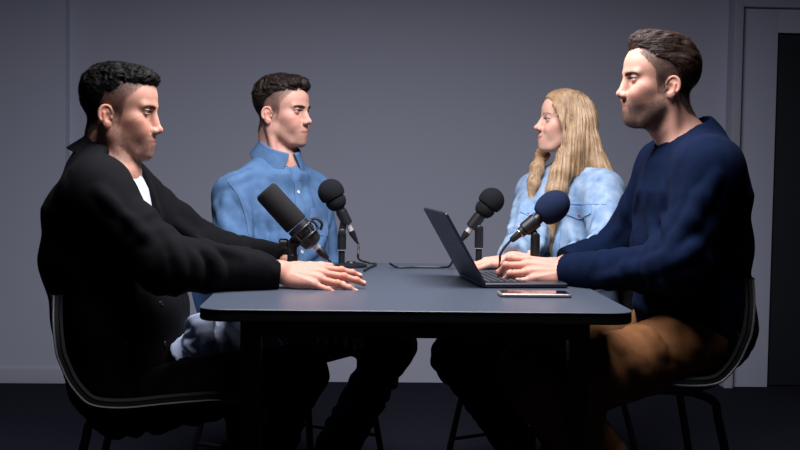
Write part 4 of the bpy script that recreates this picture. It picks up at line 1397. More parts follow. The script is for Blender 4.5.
# ---- man in the navy sweater, front right, at the laptop
def man_in_navy():
    root = thing('person', 'bearded man in a navy sweater and brown trousers typing on the laptop', 'person', tuple(at(690, 300, 2.88) * (1, 1, 0)), 'people round the table')
    H = head_frame(at(660, 81.5, 2.88), 185, 3, 0, 1.0)
    p = dict(stubble=.85, beard_col=(0.075, 0.044, 0.031), lower=-10, chin_z=5, mouth_z=-70, nose_z=0, width=.98, jaw=1.0, chin=0, brow=1.05, nose_x=-5, smile=3.5, neck=1.08,
             skin=(0.54, 0.285, 0.212), brow_z=8, lips=.9, eye_open=.70,
             fade=fade_of(HAIRLINE_D, .70, .97), fade_col=(0.026, 0.017, 0.014))
    fw = direction(183); lf = np.cross((0, 0, 1), fw)
    J = dict(pelvis=at(700, 322, 2.88), chest=at(692, 215, 2.88), neck=at(688, 142, 2.88), fwd=fw, pfwd=direction(190),
             shL=at(709, 171, 2.70), shR=at(668, 168, 3.06), elL=at(682, 266, 2.66), elR=at(624, 244, 3.16),
             wrL=at(566, 272, 2.92), wrR=at(566, 264, 3.10),
             hipL=at(692, 343, 2.76), hipR=at(684, 332, 3.00), knL=at(548, 392, 2.56), knR=at(528, 372, 2.98),
             anL=V3(.76, 2.66, .105), anR=V3(.70, 3.02, .105), toeL=V3(.55, 2.60, .03), toeR=V3(.50, 3.0, .03))
    hands = dict(L=(HAND_TYPE, V3(-.10, -.70, .70), V3(-.98, .02, .06), 1.06), R=(HAND_TYPE, V3(-.05, -.1, 1), V3(-.95, -.25, .0), 1.0))
    me, f, V, Q = body_mesh(p, H, J, hands)
    obj('body', me, M['skin'], root)
    rng = np.random.default_rng(14)
    eyes(H, root, (1, .0, -.04), (0.10, 0.15, 0.20))
    brows(V, Q, H, p, root, M['brow'], rng, 240)
    ba = beard_area(p, .45)
    beard(V, Q, H, p, root, M['beard'], rng, 6500, 3.2, .40, ba, 'beard')
    sweep = lambda P: np.stack([-.9 + 1.2 * smooth01(60, 100, P[:, 0]) * 0, .25 * np.sign(P[:, 1]) * smooth01(100, 60, P[:, 2]), .35 * smooth01(40, 90, P[:, 0]) - .5 * smooth01(10, -60, P[:, 0]) - .55 * smooth01(70, 20, P[:, 2])], 1)
    def waves(P):
        k = smooth01(30, 75, P[:, 2])
        q = np.stack([P[:, 0] * .022, P[:, 1] * .085, P[:, 2] * .05 + P[:, 0] * .02], 1)
        n = vnoise(q + .6 * vnoise(P * .02, 8)[:, None], 17)
        q2 = np.stack([P[:, 0] * .03, P[:, 1] * .22, P[:, 2] * .16], 1)
        return k * (6.0 * (np.abs(n) - .35) + 2.2 * vnoise(q2, 18)) + (1 - k) * .8 * vnoise(P * .2, 19)
    hf = cap_hair(HAIRLINE_D,
                  [(d_ell((4, 0, 84), (76, 62, 40)), 14), (d_ell((44, -6, 94), (40, 50, 28)), 12), (d_ell((-42, 0, 52), (46, 68, 50)), 16)],
                  2.5, [waves])
    hv, hq = hair_mesh(hf, (-130, -100, -110), (118, 100, 150), 2.4, H)
    hair = obj('hair', new_mesh('hair', place_pts(hv, H), hq), M['hair_mid'], root)
    beard(V, Q, H, p, hair, M['hair_mid'], rng, 10000, 5.0, .55, p['fade'], 'clipped_sides')
    add_strands('hair_strands', hf, hv, hq, 4200, H, M['hair_mid'], hair, lambda P: sweep(P) + .25 * np.stack([vnoise(P * .04, i) for i in (51, 52, 53)], 1),
                5.0, 8, 1.3, 2.4, lambda c: smooth01(10, 60, c[:, 2]) + .15, 7, wave=.15)
    sw = S()
    spine = [(at(694, 168, 2.88), .150, .085), (at(693, 192, 2.88), .195, .130), (at(690, 245, 2.88), .200, .139), (at(692, 300, 2.88), .195, .134), (at(695, 332, 2.88), .20, .140)]
    for (a, A, B), (b, A2, B2) in zip(spine[:-1], spine[1:]):
        sw.add(d_ecap(a, b, (A, B), (A2, B2), lf, fw), .03)
    sw.add(d_cap(J['shR'], J['shL'], .070, .070), .05)
    for s_ in 'LR': sw.add(d_cap(J['neck'] + V3(.02, 0, .002), J['sh' + s_], .060, .062), .05)
    sw.add(d_cap(J['neck'] + V3(.006, 0, .008), J['neck'] + V3(0, 0, -.06), .066, .10), .03)
    sleeve(sw, J['shL'], J['elL'], J['wrL'], (.076, .064, .043), .035, 240, .004, .045, .18)
    sleeve(sw, J['shR'], J['elR'], J['wrR'], (.074, .062, .043), .035, 250, .004, .045, .18)
    sw.displace(crumple(.0048, 8, 343, (1, 1, .5)))
    sw.add(d_cap(J['neck'] + V3(.01, 0, -.02), at(718, 166, 2.80), .055, .058), .05)
    ridges(sw, [[(641, 182), (636, 208), (634, 238)], [(650, 178), (648, 208), (652, 240)], [(661, 186), (662, 212), (668, 236)], [(716, 176), (702, 206), (686, 236)], [(704, 190), (690, 218), (672, 244)], [(704, 236), (688, 254), (664, 264)], [(676, 250), (650, 262), (618, 270)], [(660, 268), (630, 274), (596, 280)], [(626, 205), (620, 226), (606, 240)], [(640, 290), (664, 306), (690, 312)], [(632, 302), (652, 316), (676, 324)]], 2.4, 3.3, .012, .0055)
    nup = V3(-.42, 0, 1); nc = J['neck'] + V3(-.006, 0, .0)
    sw.cut(d_cap(nc + nrm(nup) * .15, nc - nrm(nup) * .03, .098, .056), .006)
    for s_ in 'LR': end_cut(sw, J['wr' + s_], J['el' + s_], .0)
    sweater = cloth('sweater', sw, .006, M['navy_knit'], root)
    rim('neckband', sw, nc, nup, fw, .0665, .0058, M['navy_knit'], sweater, sink=.0)
    legs_cloth(J, (.092, .078, .062), M['brown_twill'], root, 290, .003, folds=[[(640, 326), (655, 338), (664, 356)], [(668, 320), (688, 332), (700, 350)], [(592, 348), (604, 358), (612, 376)], [(612, 340), (626, 352), (634, 372)], [(600, 330), (614, 340), (622, 352)]])
    return root, H, J, f
# ------------------------------------------------------------------ the room
def structure(o, label=None):
    o['kind'] = 'structure'
    return o
YW = 5.46
b = MB(); b.box((0.2, 2.4, -.05), (7.0, 8.4, .1)); structure(b.build('floor', M['carpet']))
b = MB(); b.box((0.2, YW + .06, 1.35), (7.0, .12, 2.7)); structure(b.build('wall_back', M['wall']))
XL = float(at(65.5, 200, YW - .08)[0])
b = MB(); b.box((XL - .9, YW - .04, 1.35), (1.8, .079, 2.7)); structure(b.build('wall_left', M['wall_pale']))
b = MB(); b.box((XL - .9, YW - .086, .035), (1.8, .012, .07), bev=.003); structure(b.build('baseboard_left', M['trim_paint']))
# door with its casing, standing proud of the wall on the right
XR = float(at(730, 200, YW - .1)[0])
XI = float(at(741.5, 100, YW - .1)[0])
ZT = float(at(745, 6.5, YW - .1)[2])
b = MB()
b.box(((XR + XI) / 2, YW - .05, 1.35), (XI - XR, .10, 2.7), bev=.004)
structure(b.build('trim_1', M['trim_paint']))
b = MB(); b.box((XI + .55, YW - .05, (ZT + 2.7) / 2), (1.1, .10, 2.7 - ZT), bev=.004); structure(b.build('trim_2', M['trim_paint']))
XD = float(at(773, 200, YW - .06)[0]); ZD = float(at(790, 33, YW - .06)[2])
b = MB()
b.box(((XI + XD) / 2 - .005, YW - .03, ZT / 2), (XD - XI + .01, .06, ZT), bev=.003)
b.box((XD + .45, YW - .03, (ZT + ZD) / 2), (.9, .06, ZT - ZD), bev=.003)
structure(b.build('trim_3', M['wall_pale']))
b = MB(); b.box((XD + .45, YW - .02, ZD / 2), (.9, .04, ZD - .01), bev=.004)
door = structure(b.build('door_1', M['door_dark']))

# ------------------------------------------------------------------ table
def rounded_plate(x0, x1, y0, y1, z0, z1, r, bev=.003, n=10):
    pts = []
    for cx, cy, a0 in ((x1 - r, y1 - r, 0), (x0 + r, y1 - r, 90), (x0 + r, y0 + r, 180), (x1 - r, y0 + r, 270)):
        for k in range(n + 1):
            a = rad(a0 + 90 * k / n); pts.append((cx + r * math.cos(a), cy + r * math.sin(a), math.cos(a), math.sin(a)))
    V = []; m = len(pts)
    for z, ins in ((z0, bev), (z0 + bev, 0), (z1 - bev, 0), (z1, bev)):
        V += [(x - c * ins, y - s * ins, z) for x, y, c, s in pts]
    F = []
    for l in range(3):
        for k in range(m):
            F.append((l * m + k, l * m + (k + 1) % m, (l + 1) * m + (k + 1) % m, (l + 1) * m + k))
    F.append(tuple(range(m))[::-1]); F.append(tuple(3 * m + k for k in range(m)))
    return V, F
ZT_ = .74
TX0 = float(ground(198.5, 307, ZT_)[0]); TX1 = float(ground(633.5, 311, ZT_)[0])
TY0 = float(ground(400, 311.0, ZT_)[1]); TY1 = TY0 + 1.16
table = thing('table', 'dark grey table with rounded corners between the four people', 'table', ((TX0 + TX1) / 2, (TY0 + TY1) / 2, 0))
b = MB(); b.add(*rounded_plate(TX0, TX1, TY0, TY1, ZT_ - .0035, ZT_, .052, .001)); b.build('tabletop', M['table'], table, auto=30)
b = MB(); b.add(*rounded_plate(TX0 + .001, TX1 - .001, TY0 + .001, TY1 - .001, ZT_ - .026, ZT_ - .0036, .051, .003)); b.build('table_edge', M['table_edge'], table, auto=30, label='black edge of the tabletop')
LX0, LX1 = float(at(251, 380, TY0 + .11)[0]), float(at(577, 380, TY0 + .11)[0])
for lx in (LX0, LX1):
    for ly in (TY0 + .11, TY1 - .12):
        b = MB(); b.box((lx, ly, (ZT_ - .026) / 2), (.044, .044, ZT_ - .027), bev=.004); b.build('table_leg', M['table_metal'], table)
for ly in (TY0 + .11, TY1 - .12):
    b = MB(); b.box(((LX0 + LX1) / 2, ly, ZT_ - .049), (LX1 - LX0 - .045, .03, .044), bev=.003); b.build('rail', M['table_metal'], table)
for lx in (LX0, LX1):
    b = MB(); b.box((lx, (TY0 + TY1) / 2, ZT_ - .049), (.03, TY1 - TY0 - .28, .044), bev=.003); b.build('rail', M['table_metal'], table)

# ------------------------------------------------------------------ chairs
def chair(loc, yaw, label, shell_mat, rim=True, pad=True, dz=0.0):
    root = thing('chair', label, 'chair', (loc[0], loc[1], 0), 'shell chairs round the table')
    Rz = Matrix.Rotation(rad(yaw), 3, 'Z'); o = Vector((loc[0], loc[1], 0))
    prof = spline([(.240, 0, .418), (.226, 0, .452), (.16, 0, .468), (.05, 0, .456), (-.08, 0, .440), (-.165, 0, .452), (-.218, 0, .505), (-.246, 0, .575), (-.262, 0, .65), (-.274, 0, .720)], 5)
    prof = [v + Vector((0, 0, dz)) for v in prof]
    n = len(prof); m = 17
    def surf(off=0.0, inset=1.0):
        rows = []
        for i, p in enumerate(prof):
            t = i / (n - 1)
            a = prof[max(i - 1, 0)]; c = prof[min(i + 1, n - 1)]
            tg = (c - a).normalized(); nn = Vector((-tg.z, 0, tg.x)) * -1        # towards the sitter
            if nn.dot(Vector((.6, 0, 1))) < 0: nn = -nn
            w = (.225 + .025 * math.sin(t * math.pi)) * (1 - .22 * max(0, (t - .80) / .20) ** 2) * (1 - .12 * max(0, (.12 - t) / .12) ** 2) * inset
            cup = .034 * math.sin(min(1, t * 1.25) * math.pi * .8) + .012
            row = []
            for j in range(m):
                s = 2 * j / (m - 1) - 1
                v = p + Vector((0, s * w, 0)) + nn * (cup * abs(s) ** 2.6 + off)
                row.append(o + Rz @ v)
            rows.append(row)
        return rows
    def sheet(name, outer, inner, mat, label=None):
        V = [v for r in outer for v in r] + [v for r in inner for v in r]
        k = n * m; F = []
        for i in range(n - 1):
            for j in range(m - 1):
                a, b_, c, d = i * m + j, i * m + j + 1, (i + 1) * m + j + 1, (i + 1) * m + j
                F += [(a, b_, c, d), (k + d, k + c, k + b_, k + a)]
        rimv = [j for j in range(m)] + [i * m + m - 1 for i in range(1, n)] + [(n - 1) * m + j for j in range(m - 2, -1, -1)] + [i * m for i in range(n - 2, 0, -1)]
        for a, b_ in zip(rimv, rimv[1:] + rimv[:1]): F.append((a, k + a, k + b_, b_))
        q = MB(); q.add(V, F)
        ob = q.build(name, mat, root, label=label, auto=50)
        return ob, [V[a] for a in rimv]
    lo, hi = surf(-.006), surf(.006)
    sh, rimv = sheet('shell', lo, hi, shell_mat)
    if pad: sheet('seat_pad', surf(.0065, .965), surf(.013, .95), M['shell_pad'])
    if rim:
        q = MB(); q.tube([v for v in rimv], .0028, 6, closed=True); q.build('edge_piping', M['shell_rim'], root, label='pale piping along the shell edge')
    tops = {}
    for fx, name in ((.12, 'front'), (-.13, 'rear')):
        for s in (1, -1):
            top = Vector((fx, s * .135, dz + (.456 if fx > 0 else .440))); foot = Vector((fx + (.10 if fx > 0 else -.14), s * .215, .012))
            bend = top + Vector(((.035 if fx > 0 else -.038), s * .026, -.016))
            q = MB(); q.tube([o + Rz @ v for v in spline([top, bend, bend * .9 + foot * .1, bend * .5 + foot * .5, foot], 6)], .0105, 10)
            q.lathe(o + Rz @ foot - Vector((0, 0, .012)), o + Rz @ foot, [(0, .0125), (.016, .0125), (.018, .0105)], 12)
            q.build('leg', M['tube'], root)
            tops[name, s] = (top, foot, bend)
    q = MB()
    for name in ('front', 'rear'):
        q.tube([o + Rz @ tops[name, 1][0], o + Rz @ tops[name, -1][0]], .0105, 10)
    for s in (1, -1):
        q.tube([o + Rz @ tops['front', s][0], o + Rz @ tops['rear', s][0]], .0085, 10)
    q.build('under_frame', M['tube'], root)
    for s in (1, -1):
        a = tops['front', s][1].lerp(tops['front', s][2], .30); c = tops['rear', s][1].lerp(tops['rear', s][2], .30)
        q = MB(); q.tube([o + Rz @ a, o + Rz @ c], .007, 8); q.build('stretcher', M['tube'], root)
    return root
# ------------------------------------------------------------------ microphones, laptop, phone
Z0 = ZT_
def axis_pts(a, b, t):
    return Vector(a).lerp(Vector(b), t)
def add_cable(name, label, pts, r=.0032):
    b = MB(); b.tube(spline(pts, 10), r, 8)
    o = b.build(name, M['cable'])
    return tag(o, label, 'cable', 'microphone cables')
def stand_base(root, p, r=.048, mat='mic_black', oval=1.0, h=.012):
    b = MB()
    b.lathe((p[0], p[1], Z0 + .0005), (p[0], p[1], 1), [(0, r * .97), (.002, r), (h * .55, r * .985), (h * .85, r * .8), (h, r * .3), (h + .004, .012)], 40)
    return b.build('base', M[mat], root)

def big_mic():
    Y = 2.93
    a = Vector(at(267.5, 193, Y)); c = Vector(at(313.5, 243.5, Y))         # foam end, tail end
    ax = (c - a).normalized(); L = (c - a).length
    foot = Vector(at(292.5, 262, Y)); foot.z = Z0
    root = thing('microphone', 'tall dark grey broadcast microphone tilted on a short post at front left', 'microphone', tuple(foot), 'table microphones')
    b = MB(); R = .0315
    b.lathe(a - ax * .010, c, [(0, R * .80), (.003, R * .92), (.009, R), (L * .66, R * 1.02), (L * .68, R * .98), (L * .69, R * .93)], 40); b.build('windscreen', M['foam_grey'], root)
    b = MB(); s = a + ax * (L * .64)
    b.lathe(s, c, [(0, R * .9), (.002, R * .96), (.030, R * .96), (.032, R * .88), (.036, R * .88), (.038, R * .94), (.060, R * .82), (.066, R * .55), (.068, R * .2)], 40); b.build('mic_body', M['mic_black'], root)
    side = ax.cross(Vector((0, -1, 0))).normalized()
    if side.z > 0: side = -side
    k = a + ax * (L * .80); perp = ax.cross(side).normalized()
    yk = MB()
    for q in (k - ax * .012, k + ax * .012):
        ring = [q + (side * math.cos(t) + perp * math.sin(t)) * (R * 1.14) for t in np.linspace(0, 2 * math.pi, 37)[:-1]]
        yk.tube(ring, .0032, 8, closed=True)
    for t in (0.4, 1.6, 2.8, 4.0, 5.2):
        d = side * math.cos(t) + perp * math.sin(t)
        yk.tube([k - ax * .014 + d * R * 1.14, k + d * R * 1.25, k + ax * .014 + d * R * 1.14], .0030, 8)
    yk.build('shock_mount', M['mic_black'], root)
    # bracket arm with knob on the left side of the mount, and the one on the right
    b = MB(); d1 = (k - ax * .01) + side * R * 1.2
    pivot = Vector((foot.x, foot.y, d1.z - .012))
    b.tube([d1 + side * -.002, pivot.lerp(d1, .4), pivot], .007, 10)
    b.lathe(pivot + Vector((-.035, 0, .004)), pivot + Vector((.02, 0, .004)), [(0, .010), (.004, .013), (.020, .013), (.024, .009), (.05, .009), (.052, .005)], 20)
    b.build('mount_bracket', M['mic_black'], root)
    top_r = k - side * R * 1.15 + ax * .005
    b = MB(); b.tube(spline([top_r - ax * .02, top_r - side * .012 - ax * .012, top_r - side * .014 + ax * .006, top_r + ax * .016], 5), .0036, 8); b.build('mount_clip', M['mic_black'], root)
    b = MB(); b.lathe((foot.x, foot.y, Z0 + .047), (foot.x, foot.y, 2), [(0, .0135), (.020, .0135), (.022, .0115), (pivot.z - Z0 - .05, .0115), (pivot.z - Z0 - .046, .009)], 24); b.build('post', M['mic_black'], root)
    b = MB(); b.lathe((foot.x, foot.y, Z0 + .038), (foot.x, foot.y, 2), [(0, .024), (.002, .0255), (.008, .0255), (.010, .023)], 32); b.build('collar', M['steel'], root, label='brushed steel collar')
    b = MB(); b.lathe((foot.x, foot.y, Z0 + .0005), (foot.x, foot.y, 2), [(0, .029), (.002, .031), (.034, .025), (.038, .024)], 32); b.build('base', M['mic_black'], root)
    b = MB(); b.lathe(c - ax * .004, c + ax * .05, [(0, .0095), (.022, .0095), (.023, .0088)], 20); b.build('plug', M['chrome'], root, label='chrome cable plug')
    e = c + ax * .018
    b = MB(); b.lathe(e, e + ax, [(0, .0092), (.004, .0105), (.020, .0098), (.034, .0062), (.036, .004)], 20); b.build('plug_sleeve', M['mic_black'], root)
    p0 = e + ax * .034
    add_cable('microphone_cable', 'black cable dropping from the tall front left microphone towards the hand', [p0, p0 + ax * .012, p0 + Vector((.010, .006, -.022)), Vector((p0.x + .012, p0.y + .06, Z0 + .012)), Vector((p0.x + .03, p0.y + .14, Z0 + .0035))], .0034)

def ball_mic(name_label, head, neck, tail, foot_px, Y, R, foam, two_step, cyl_r, pole_top, base_r, silver, elong=1.0, base_off=0.0):
    """handheld microphone with a foam windscreen in a clip on a small desk stand"""
    hd = Vector(at(*head, Y)); tl = Vector(at(*tail, Y))
    ax = (tl - hd).normalized()
    g = ground(*foot_px, Z0); foot = Vector((at(foot_px[0], foot_px[1], Y)[0], Y, Z0))
    root = thing('microphone', name_label, 'microphone', tuple(foot), 'table microphones')
    prof = []
    E = R * elong
    for t in np.linspace(0, math.pi * .80, 18):
        prof.append((E * (1 - math.cos(t)), R * math.sin(t) if t < math.pi / 2 else R * (math.sin(t) ** .8)))
    b = MB()
    if two_step:
        b.lathe(hd - ax * E, tl, [(x, r) for x, r in prof if x < E * 1.55] + [(E * 1.58, R * .72), (E * 1.62, R * .76), (E * 1.75, R * .80), (E * 2.05, R * .75), (E * 2.3, R * .60), (E * 2.42, R * .42)], 36)
        end = E * 1.35
    else:
        b.lathe(hd - ax * E, tl, prof + [(E * 1.84, R * .52)], 36)
        end = E * .80
    b.build('windscreen', M[foam], root)
    s = hd + ax * end; L = (tl - s).length
    b = MB()
    if silver:
        b.lathe(s, tl, [(0, cyl_r * 1.3), (L * .25, cyl_r * 1.25), (L * .30, cyl_r), (L * .55, cyl_r * .95)], 24); b.build('mic_body', M['mic_black'], root)
        b = MB(); b.lathe(s + ax * L * .42, tl, [(0, cyl_r * .72), (L * .50, cyl_r * .72), (L * .51, cyl_r * .6)], 20); b.build('plug', M['chrome'], root, label='chrome plug barrel')
        b = MB(); b.lathe(s + ax * L * .90, tl, [(0, cyl_r * .80), (.004, cyl_r * .80)], 20); b.build('plug_ring', M['gold'], root, label='gold coloured ring')
        e = s + ax * (L * .92)
    else:
        b.lathe(s, tl, [(0, cyl_r * 1.05), (L * .22, cyl_r * 1.15), (L * .26, cyl_r * 1.22), (L * .30, cyl_r * 1.15), (L * .72, cyl_r), (L * .74, cyl_r * .75)], 24); b.build('mic_body', M['mic_black'], root)
        for t in (.25, .73):
            b = MB(); b.lathe(s + ax * L * t, tl, [(0, cyl_r * (1.24 if t < .5 else 1.02)), (.0022, cyl_r * (1.24 if t < .5 else 1.02))], 24); b.build('trim_ring', M['gold'], root, label='thin gold ring')
        b = MB(); b.lathe(s + ax * L * .72, tl, [(0, cyl_r * .72), (L * .30, cyl_r * .62), (L * .36, cyl_r * .4)], 20); b.build('plug', M['mic_black'], root)
        e = s + ax * (L * 1.02)
    if silver:
        b = MB(); b.lathe(e, e + ax, [(0, cyl_r * .85), (.010, cyl_r * .8), (.028, cyl_r * .5), (.036, .0035)], 20); b.build('plug_sleeve', M['mic_black'], root)
        e = e + ax * .034
    # clip round the body and the post below it
    k = s + ax * L * .38
    pt = Vector(at(*pole_top, Y)); pt.x = foot.x
    b = MB()
    b.lathe(k - ax * .022, tl, [(0, cyl_r * 1.32), (.002, cyl_r * 1.45), (.042, cyl_r * 1.38), (.044, cyl_r * 1.2)], 24)
    joint = Vector((foot.x, Y, pt.z + .010))
    b.tube([k, k.lerp(joint, .55), joint], [.010, .010, .011], 10)
    b.lathe(joint - Vector((0, .014, 0)), joint + Vector((0, 1, 0)), [(0, .008), (.002, .0115), (.026, .0115), (.028, .008)], 20)
    b.build('clip', M['mic_black'], root)
    zt = pt.z - Z0
    b = MB(); b.lathe((foot.x, Y, Z0 + .010), (foot.x, Y, 2), [(0, .0095), (zt * .42, .0095), (zt * .43, .0130), (zt * .95, .0130), (zt, .008)], 20); b.build('post', M['mic_black'], root)
    b = MB(); b.lathe((foot.x, Y, Z0 + .010 + zt * .425), (foot.x, Y, 2), [(0, .0134), (.002, .0134)], 20); b.build('post_ring', M['steel'], root, label='thin steel ring')
    stand_base(root, foot + Vector((base_off, 0, 0)), base_r)
    return root, Vector(e), ax, foot

def make_props():
    big_mic()
    m2, e2, ax2, f2 = ball_mic('black foam ball microphone beside the blue shirt, with a chrome barrel', (331, 192), None, (352.5, 233.5), (341.5, 265), 3.36, .0385, 'foam_black', True, .0115, (341.5, 236), .047, True, 1.0, .028)
    m3, e3, ax3, f3 = ball_mic('black foam ball microphone standing behind the laptop lid', (491.5, 200.5), None, (466, 234), (478.5, 264), 3.42, .0385, 'foam_black', True, .0125, (478.5, 232), .042, True, 1.0, .016)
    m4, e4, ax4, f4 = ball_mic('navy blue foam microphone in front of the denim jacket', (552.5, 207), None, (513, 239), (534.5, 275), 3.12, .0425, 'foam_navy', False, .0145, (534.5, 240), .055, False, 1.22)
    add_cable('microphone_cable', 'black cable hanging in a loop from the microphone beside the blue shirt', [e2, e2 + ax2 * .012, Vector(at(358, 256, 3.34)), Vector((*ground(360, 264.0, Z0)[:2], Z0 + .012)), Vector((*ground(369, 264.8, Z0)[:2], Z0 + .006)), Vector((*ground(376, 265.5, Z0)[:2], Z0 + .004)), Vector((*ground(369, 269, Z0)[:2], Z0 + .004)), Vector((*ground(364, 272, Z0)[:2], Z0 + .004))])
    lift = Vector((*ground(389.5, 268, Z0)[:2], Z0 + .014))
    add_cable('microphone_cable', 'black cable running along the back of the table to behind the laptop', [lift, Vector((*ground(393, 267.5, Z0)[:2], Z0 + .006)), Vector((*ground(399, 268.5, Z0)[:2], Z0 + .0036)), Vector((*ground(418, 268.3, Z0)[:2], Z0 + .0036)), Vector((*ground(440, 268.5, Z0)[:2], Z0 + .0036)), Vector((*ground(449, 268, Z0)[:2], Z0 + .005)), Vector(at(453, 260, 3.30)), Vector(at(456, 252, 3.36)), e3 + ax3 * .012, e3])
    add_cable('microphone_cable', 'black cable dropping from the navy blue foam microphone behind the typing hands', [e4 - ax4 * .006, e4 + ax4 * .012, Vector(at(501, 253, 3.12)), Vector(at(500, 262, 3.12)), Vector((*at(501, 268, 3.12)[:2], Z0 + .004)), Vector((*at(520, 268, 3.16)[:2], Z0 + .0036))], .0036)
    # laptop
    before = set(bpy.data.objects)
    hn = ground(485.5, 288.6, Z0); Yn = float(hn[1]); hx = float(hn[0]) - .004
    W = .318; T = .0125; D = .215
    root = thing('laptop', 'open dark laptop in front of the man in the navy sweater', 'laptop', (hx + .1, Yn + W / 2, Z0))
    b = MB(); b.add(*rounded_plate(hx, hx + D, Yn, Yn + W, Z0 + .002, Z0 + T, .008, .002)); b.build('base', M['laptop'], root, auto=30)
    kb = MB()
    deck = MB(); deck.box((hx + .064, Yn + W / 2, Z0 + T + .0002), (.098, W - .04, .0008)); dk = deck.build('keyboard', M['laptop_deck'], root)
    for r_ in range(6):
        nk = 14
        for c_ in range(nk):
            kb.box((hx + .022 + r_ * .0168, Yn + .03 + (c_ + .5) * (W - .06) / nk, Z0 + T + .0012), (.0138, (W - .06) / nk - .0032, .0018), bev=.0004)
    kb.build('keys', M['key'], dk)['kind'] = 'stuff'
    mk = MB()
    for r_ in range(6):
        for c_ in range(14):
            mk.box((hx + .0205 + r_ * .0168, Yn + .0275 + (c_ + .5) * (W - .06) / 14, Z0 + T + .00225), (.0036, .0022, .0002))
    mk.build('key_legends', M['key_mark'], dk)['kind'] = 'stuff'
    tp = MB(); tp.box((hx + .160, Yn + W / 2, Z0 + T + .0002), (.066, .105, .0006)); tp.build('touchpad', M['laptop'], root)
    top = at(444.5, 213.5, Yn)
    dx, dz = float(top[0]) - (hx + .002), float(top[2]) - (Z0 + .006)
    Ll = math.hypot(dx, dz); ang = math.atan2(dz, dx)
    lidv, lidf = rounded_plate(0, Ll, 0, W, -.0035, .0035, .008, .0012)
    T_ = lambda v: Vector((hx + .004 + v[0] * math.cos(ang) - v[2] * math.sin(ang), Yn + v[1], Z0 + .008 + v[0] * math.sin(ang) + v[2] * math.cos(ang)))
    b = MB(); b.add([T_(v) for v in lidv], lidf); b.build('lid', M['laptop'], root, auto=30)
    # inside of the lid faces +x: local z negative side
    b = MB(); b.add([T_(v) for v in [(.012, .008, -.0039), (Ll - .008, .008, -.0039), (Ll - .008, W - .008, -.0039), (.012, W - .008, -.0039), (.012, .008, -.0034), (Ll - .008, .008, -.0034), (Ll - .008, W - .008, -.0034), (.012, W - .008, -.0034)]],
                    [(0, 1, 2, 3), (7, 6, 5, 4), (0, 4, 5, 1), (1, 5, 6, 2), (2, 6, 7, 3), (3, 7, 4, 0)]); b.build('screen', M['screen'], root, smooth=False)
    b = MB(); b.tube([Vector((hx + .005, Yn + .03, Z0 + .010)), Vector((hx + .005, Yn + W - .03, Z0 + .010))], .005, 12); b.build('hinge', M['mic_black'], root)
    # a faint row of small marks across the back of the lid
    b = MB()
    for i in range(7):
        y = W / 2 - .033 + i * .011
        lv = [(Ll * .46, y - .0032, .0035), (Ll * .46 + .0085, y - .0032, .0035), (Ll * .46 + .0085, y + .0032, .0035), (Ll * .46, y + .0032, .0035)]
        lv = lv + [(a, c, .0038) for a, c, d in lv]
        b.add([T_(v) for v in lv], [(3, 2, 1, 0), (4, 5, 6, 7), (0, 1, 5, 4), (1, 2, 6, 5), (2, 3, 7, 6), (3, 0, 4, 7)])
    b.build('lid_lettering', M['logo'], root, smooth=False)
    # turn the whole laptop a little on the table, about its near hinge corner
    piv = Matrix.Translation((hx, Yn, 0)) @ Matrix.Rotation(rad(6.0), 4, 'Z') @ Matrix.Translation((-hx, -Yn, 0))
    wl = Vector(root.location)
    for o in set(bpy.data.objects) - before:
        if o.type == 'MESH':
            k = o; base = Vector()
            while k.parent: k = k.parent; base += Vector(k.location)
            o.data.transform(Matrix.Translation(-base) @ piv @ Matrix.Translation(base))
    # phone
    p0 = ground(503, 297.6, Z0); p1 = ground(571, 297.4, Z0)
    w_ = float(p1[0] - p0[0])
    root = thing('phone', 'phone lying face up in a pale pinkish case in front of the laptop', 'phone', (float(p0[0]) + w_ / 2, float(p0[1]) + .037, Z0))
    y0 = float(p0[1]); x0 = float(p0[0]) - .006; x1 = float(p1[0])
    b = MB(); b.add(*rounded_plate(x0, x1, y0, y0 + .076, Z0 + .0004, Z0 + .0092, .011, .0028)); b.build('case', M['phone_case'], root, auto=60)
    b = MB(); b.add(*rounded_plate(x0 + .004, x1 - .004, y0 + .004, y0 + .072, Z0 + .0088, Z0 + .0097, .008, .0003)); b.build('screen', M['screen'], root, auto=30)
    # small silver case under the fingers
    c = ground(350, 280.0, Z0)
    b = MB()
    pr = [(-.5 * .013, .4), (-.35 * .013, .85), (0, 1), (.35 * .013, .85), (.5 * .013, .4)]
    V = []; F = []; n = 28
    for z, s in pr:
        for k in range(n):
            t = 2 * math.pi * k / n; V.append((c[0] + .017 * s * math.cos(t), c[1] + .012 * s * math.sin(t), Z0 + .0068 + z))
    for i in range(4):
        for k in range(n): F.append((i * n + k, i * n + (k + 1) % n, (i + 1) * n + (k + 1) % n, (i + 1) * n + k))
    F.append(tuple(range(n))[::-1]); F.append(tuple(4 * n + k for k in range(n)))
    b.add(V, F); o = b.build('small_case', M['silver'])
    tag(o, 'small silvery oval case under the fingertips of the man in black', 'case')
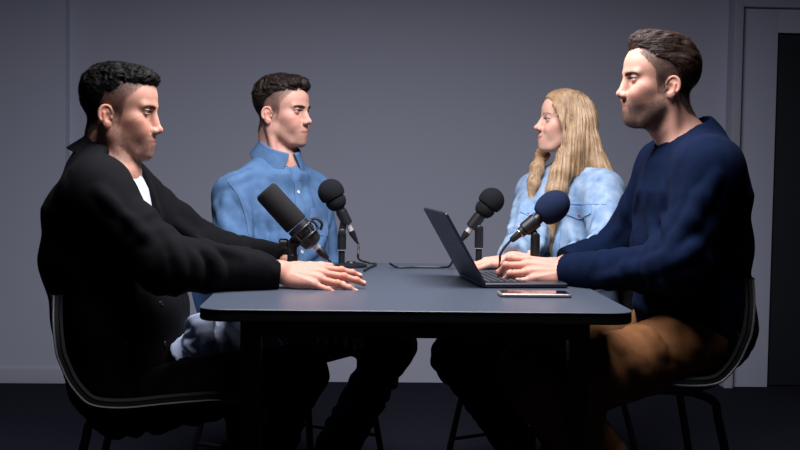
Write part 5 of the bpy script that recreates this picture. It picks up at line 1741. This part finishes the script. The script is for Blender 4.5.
def make_chairs():
    chair((-.438, 2.86), 0, 'black shell chair under the man in the black overshirt', M['shell'])
    chair((.715, 2.88), 180, 'black shell chair with a pale edge under the man in navy', M['shell'], dz=.055)
    pb = at(305, 340, 3.66); chair((float(pb[0]) - .035, 3.69), -32, 'blue-grey shell chair under the man in the blue shirt', M['shell_blue'], rim=False, pad=False, dz=.03)
    pc = at(575, 340, 3.76); chair((float(pc[0]) - .13, 3.68), 212, 'black shell chair under the woman in the denim jacket', M['shell'], rim=False)
# ------------------------------------------------------------------ build everything
make_chairs()
make_props()
man_in_black()
man_in_blue()
woman_in_denim()
man_in_navy()
# ------------------------------------------------------------------ camera and light
cd = bpy.data.cameras.new('camera'); co = bpy.data.objects.new('camera', cd); COL.objects.link(co)
cd.sensor_width = 36; cd.lens = 36 * FPX / 800; cd.clip_start = .05; cd.clip_end = 60
mw = Matrix(((CR[0], CU[0], -CF[0], CAM[0]), (CR[1], CU[1], -CF[1], CAM[1]), (CR[2], CU[2], -CF[2], CAM[2]), (0, 0, 0, 1)))
co.matrix_world = mw
scene.camera = co
def area(name, loc, aim, size, power, col=(1, 1, 1), spread=180, sy=None):
    l = bpy.data.lights.new(name, 'AREA'); l.energy = power; l.color = col; l.spread = rad(spread)
    l.shape = 'RECTANGLE' if sy else 'DISK'; l.size = size
    if sy: l.size_y = sy
    o = bpy.data.objects.new(name, l); COL.objects.link(o); o.location = loc
    o.rotation_euler = (Vector(aim) - Vector(loc)).to_track_quat('-Z', 'Y').to_euler()
    return o
area('overhead_softbox', (0.14, 2.62, 2.12), (0.14, 2.64, 0), 1.2, 71, (0.975, 0.965, 1.02), 180, 1.0)
w = bpy.data.worlds.new('world'); scene.world = w; w.use_nodes = True
w.node_tree.nodes['Background'].inputs[0].default_value = (0.5, 0.6, 1.0, 1)
w.node_tree.nodes['Background'].inputs[1].default_value = 0.010
vs = scene.view_settings
vs.view_transform = 'Standard'; vs.look = 'None'; vs.exposure = 0.0; vs.gamma = 1.0; vs.use_curve_mapping = False
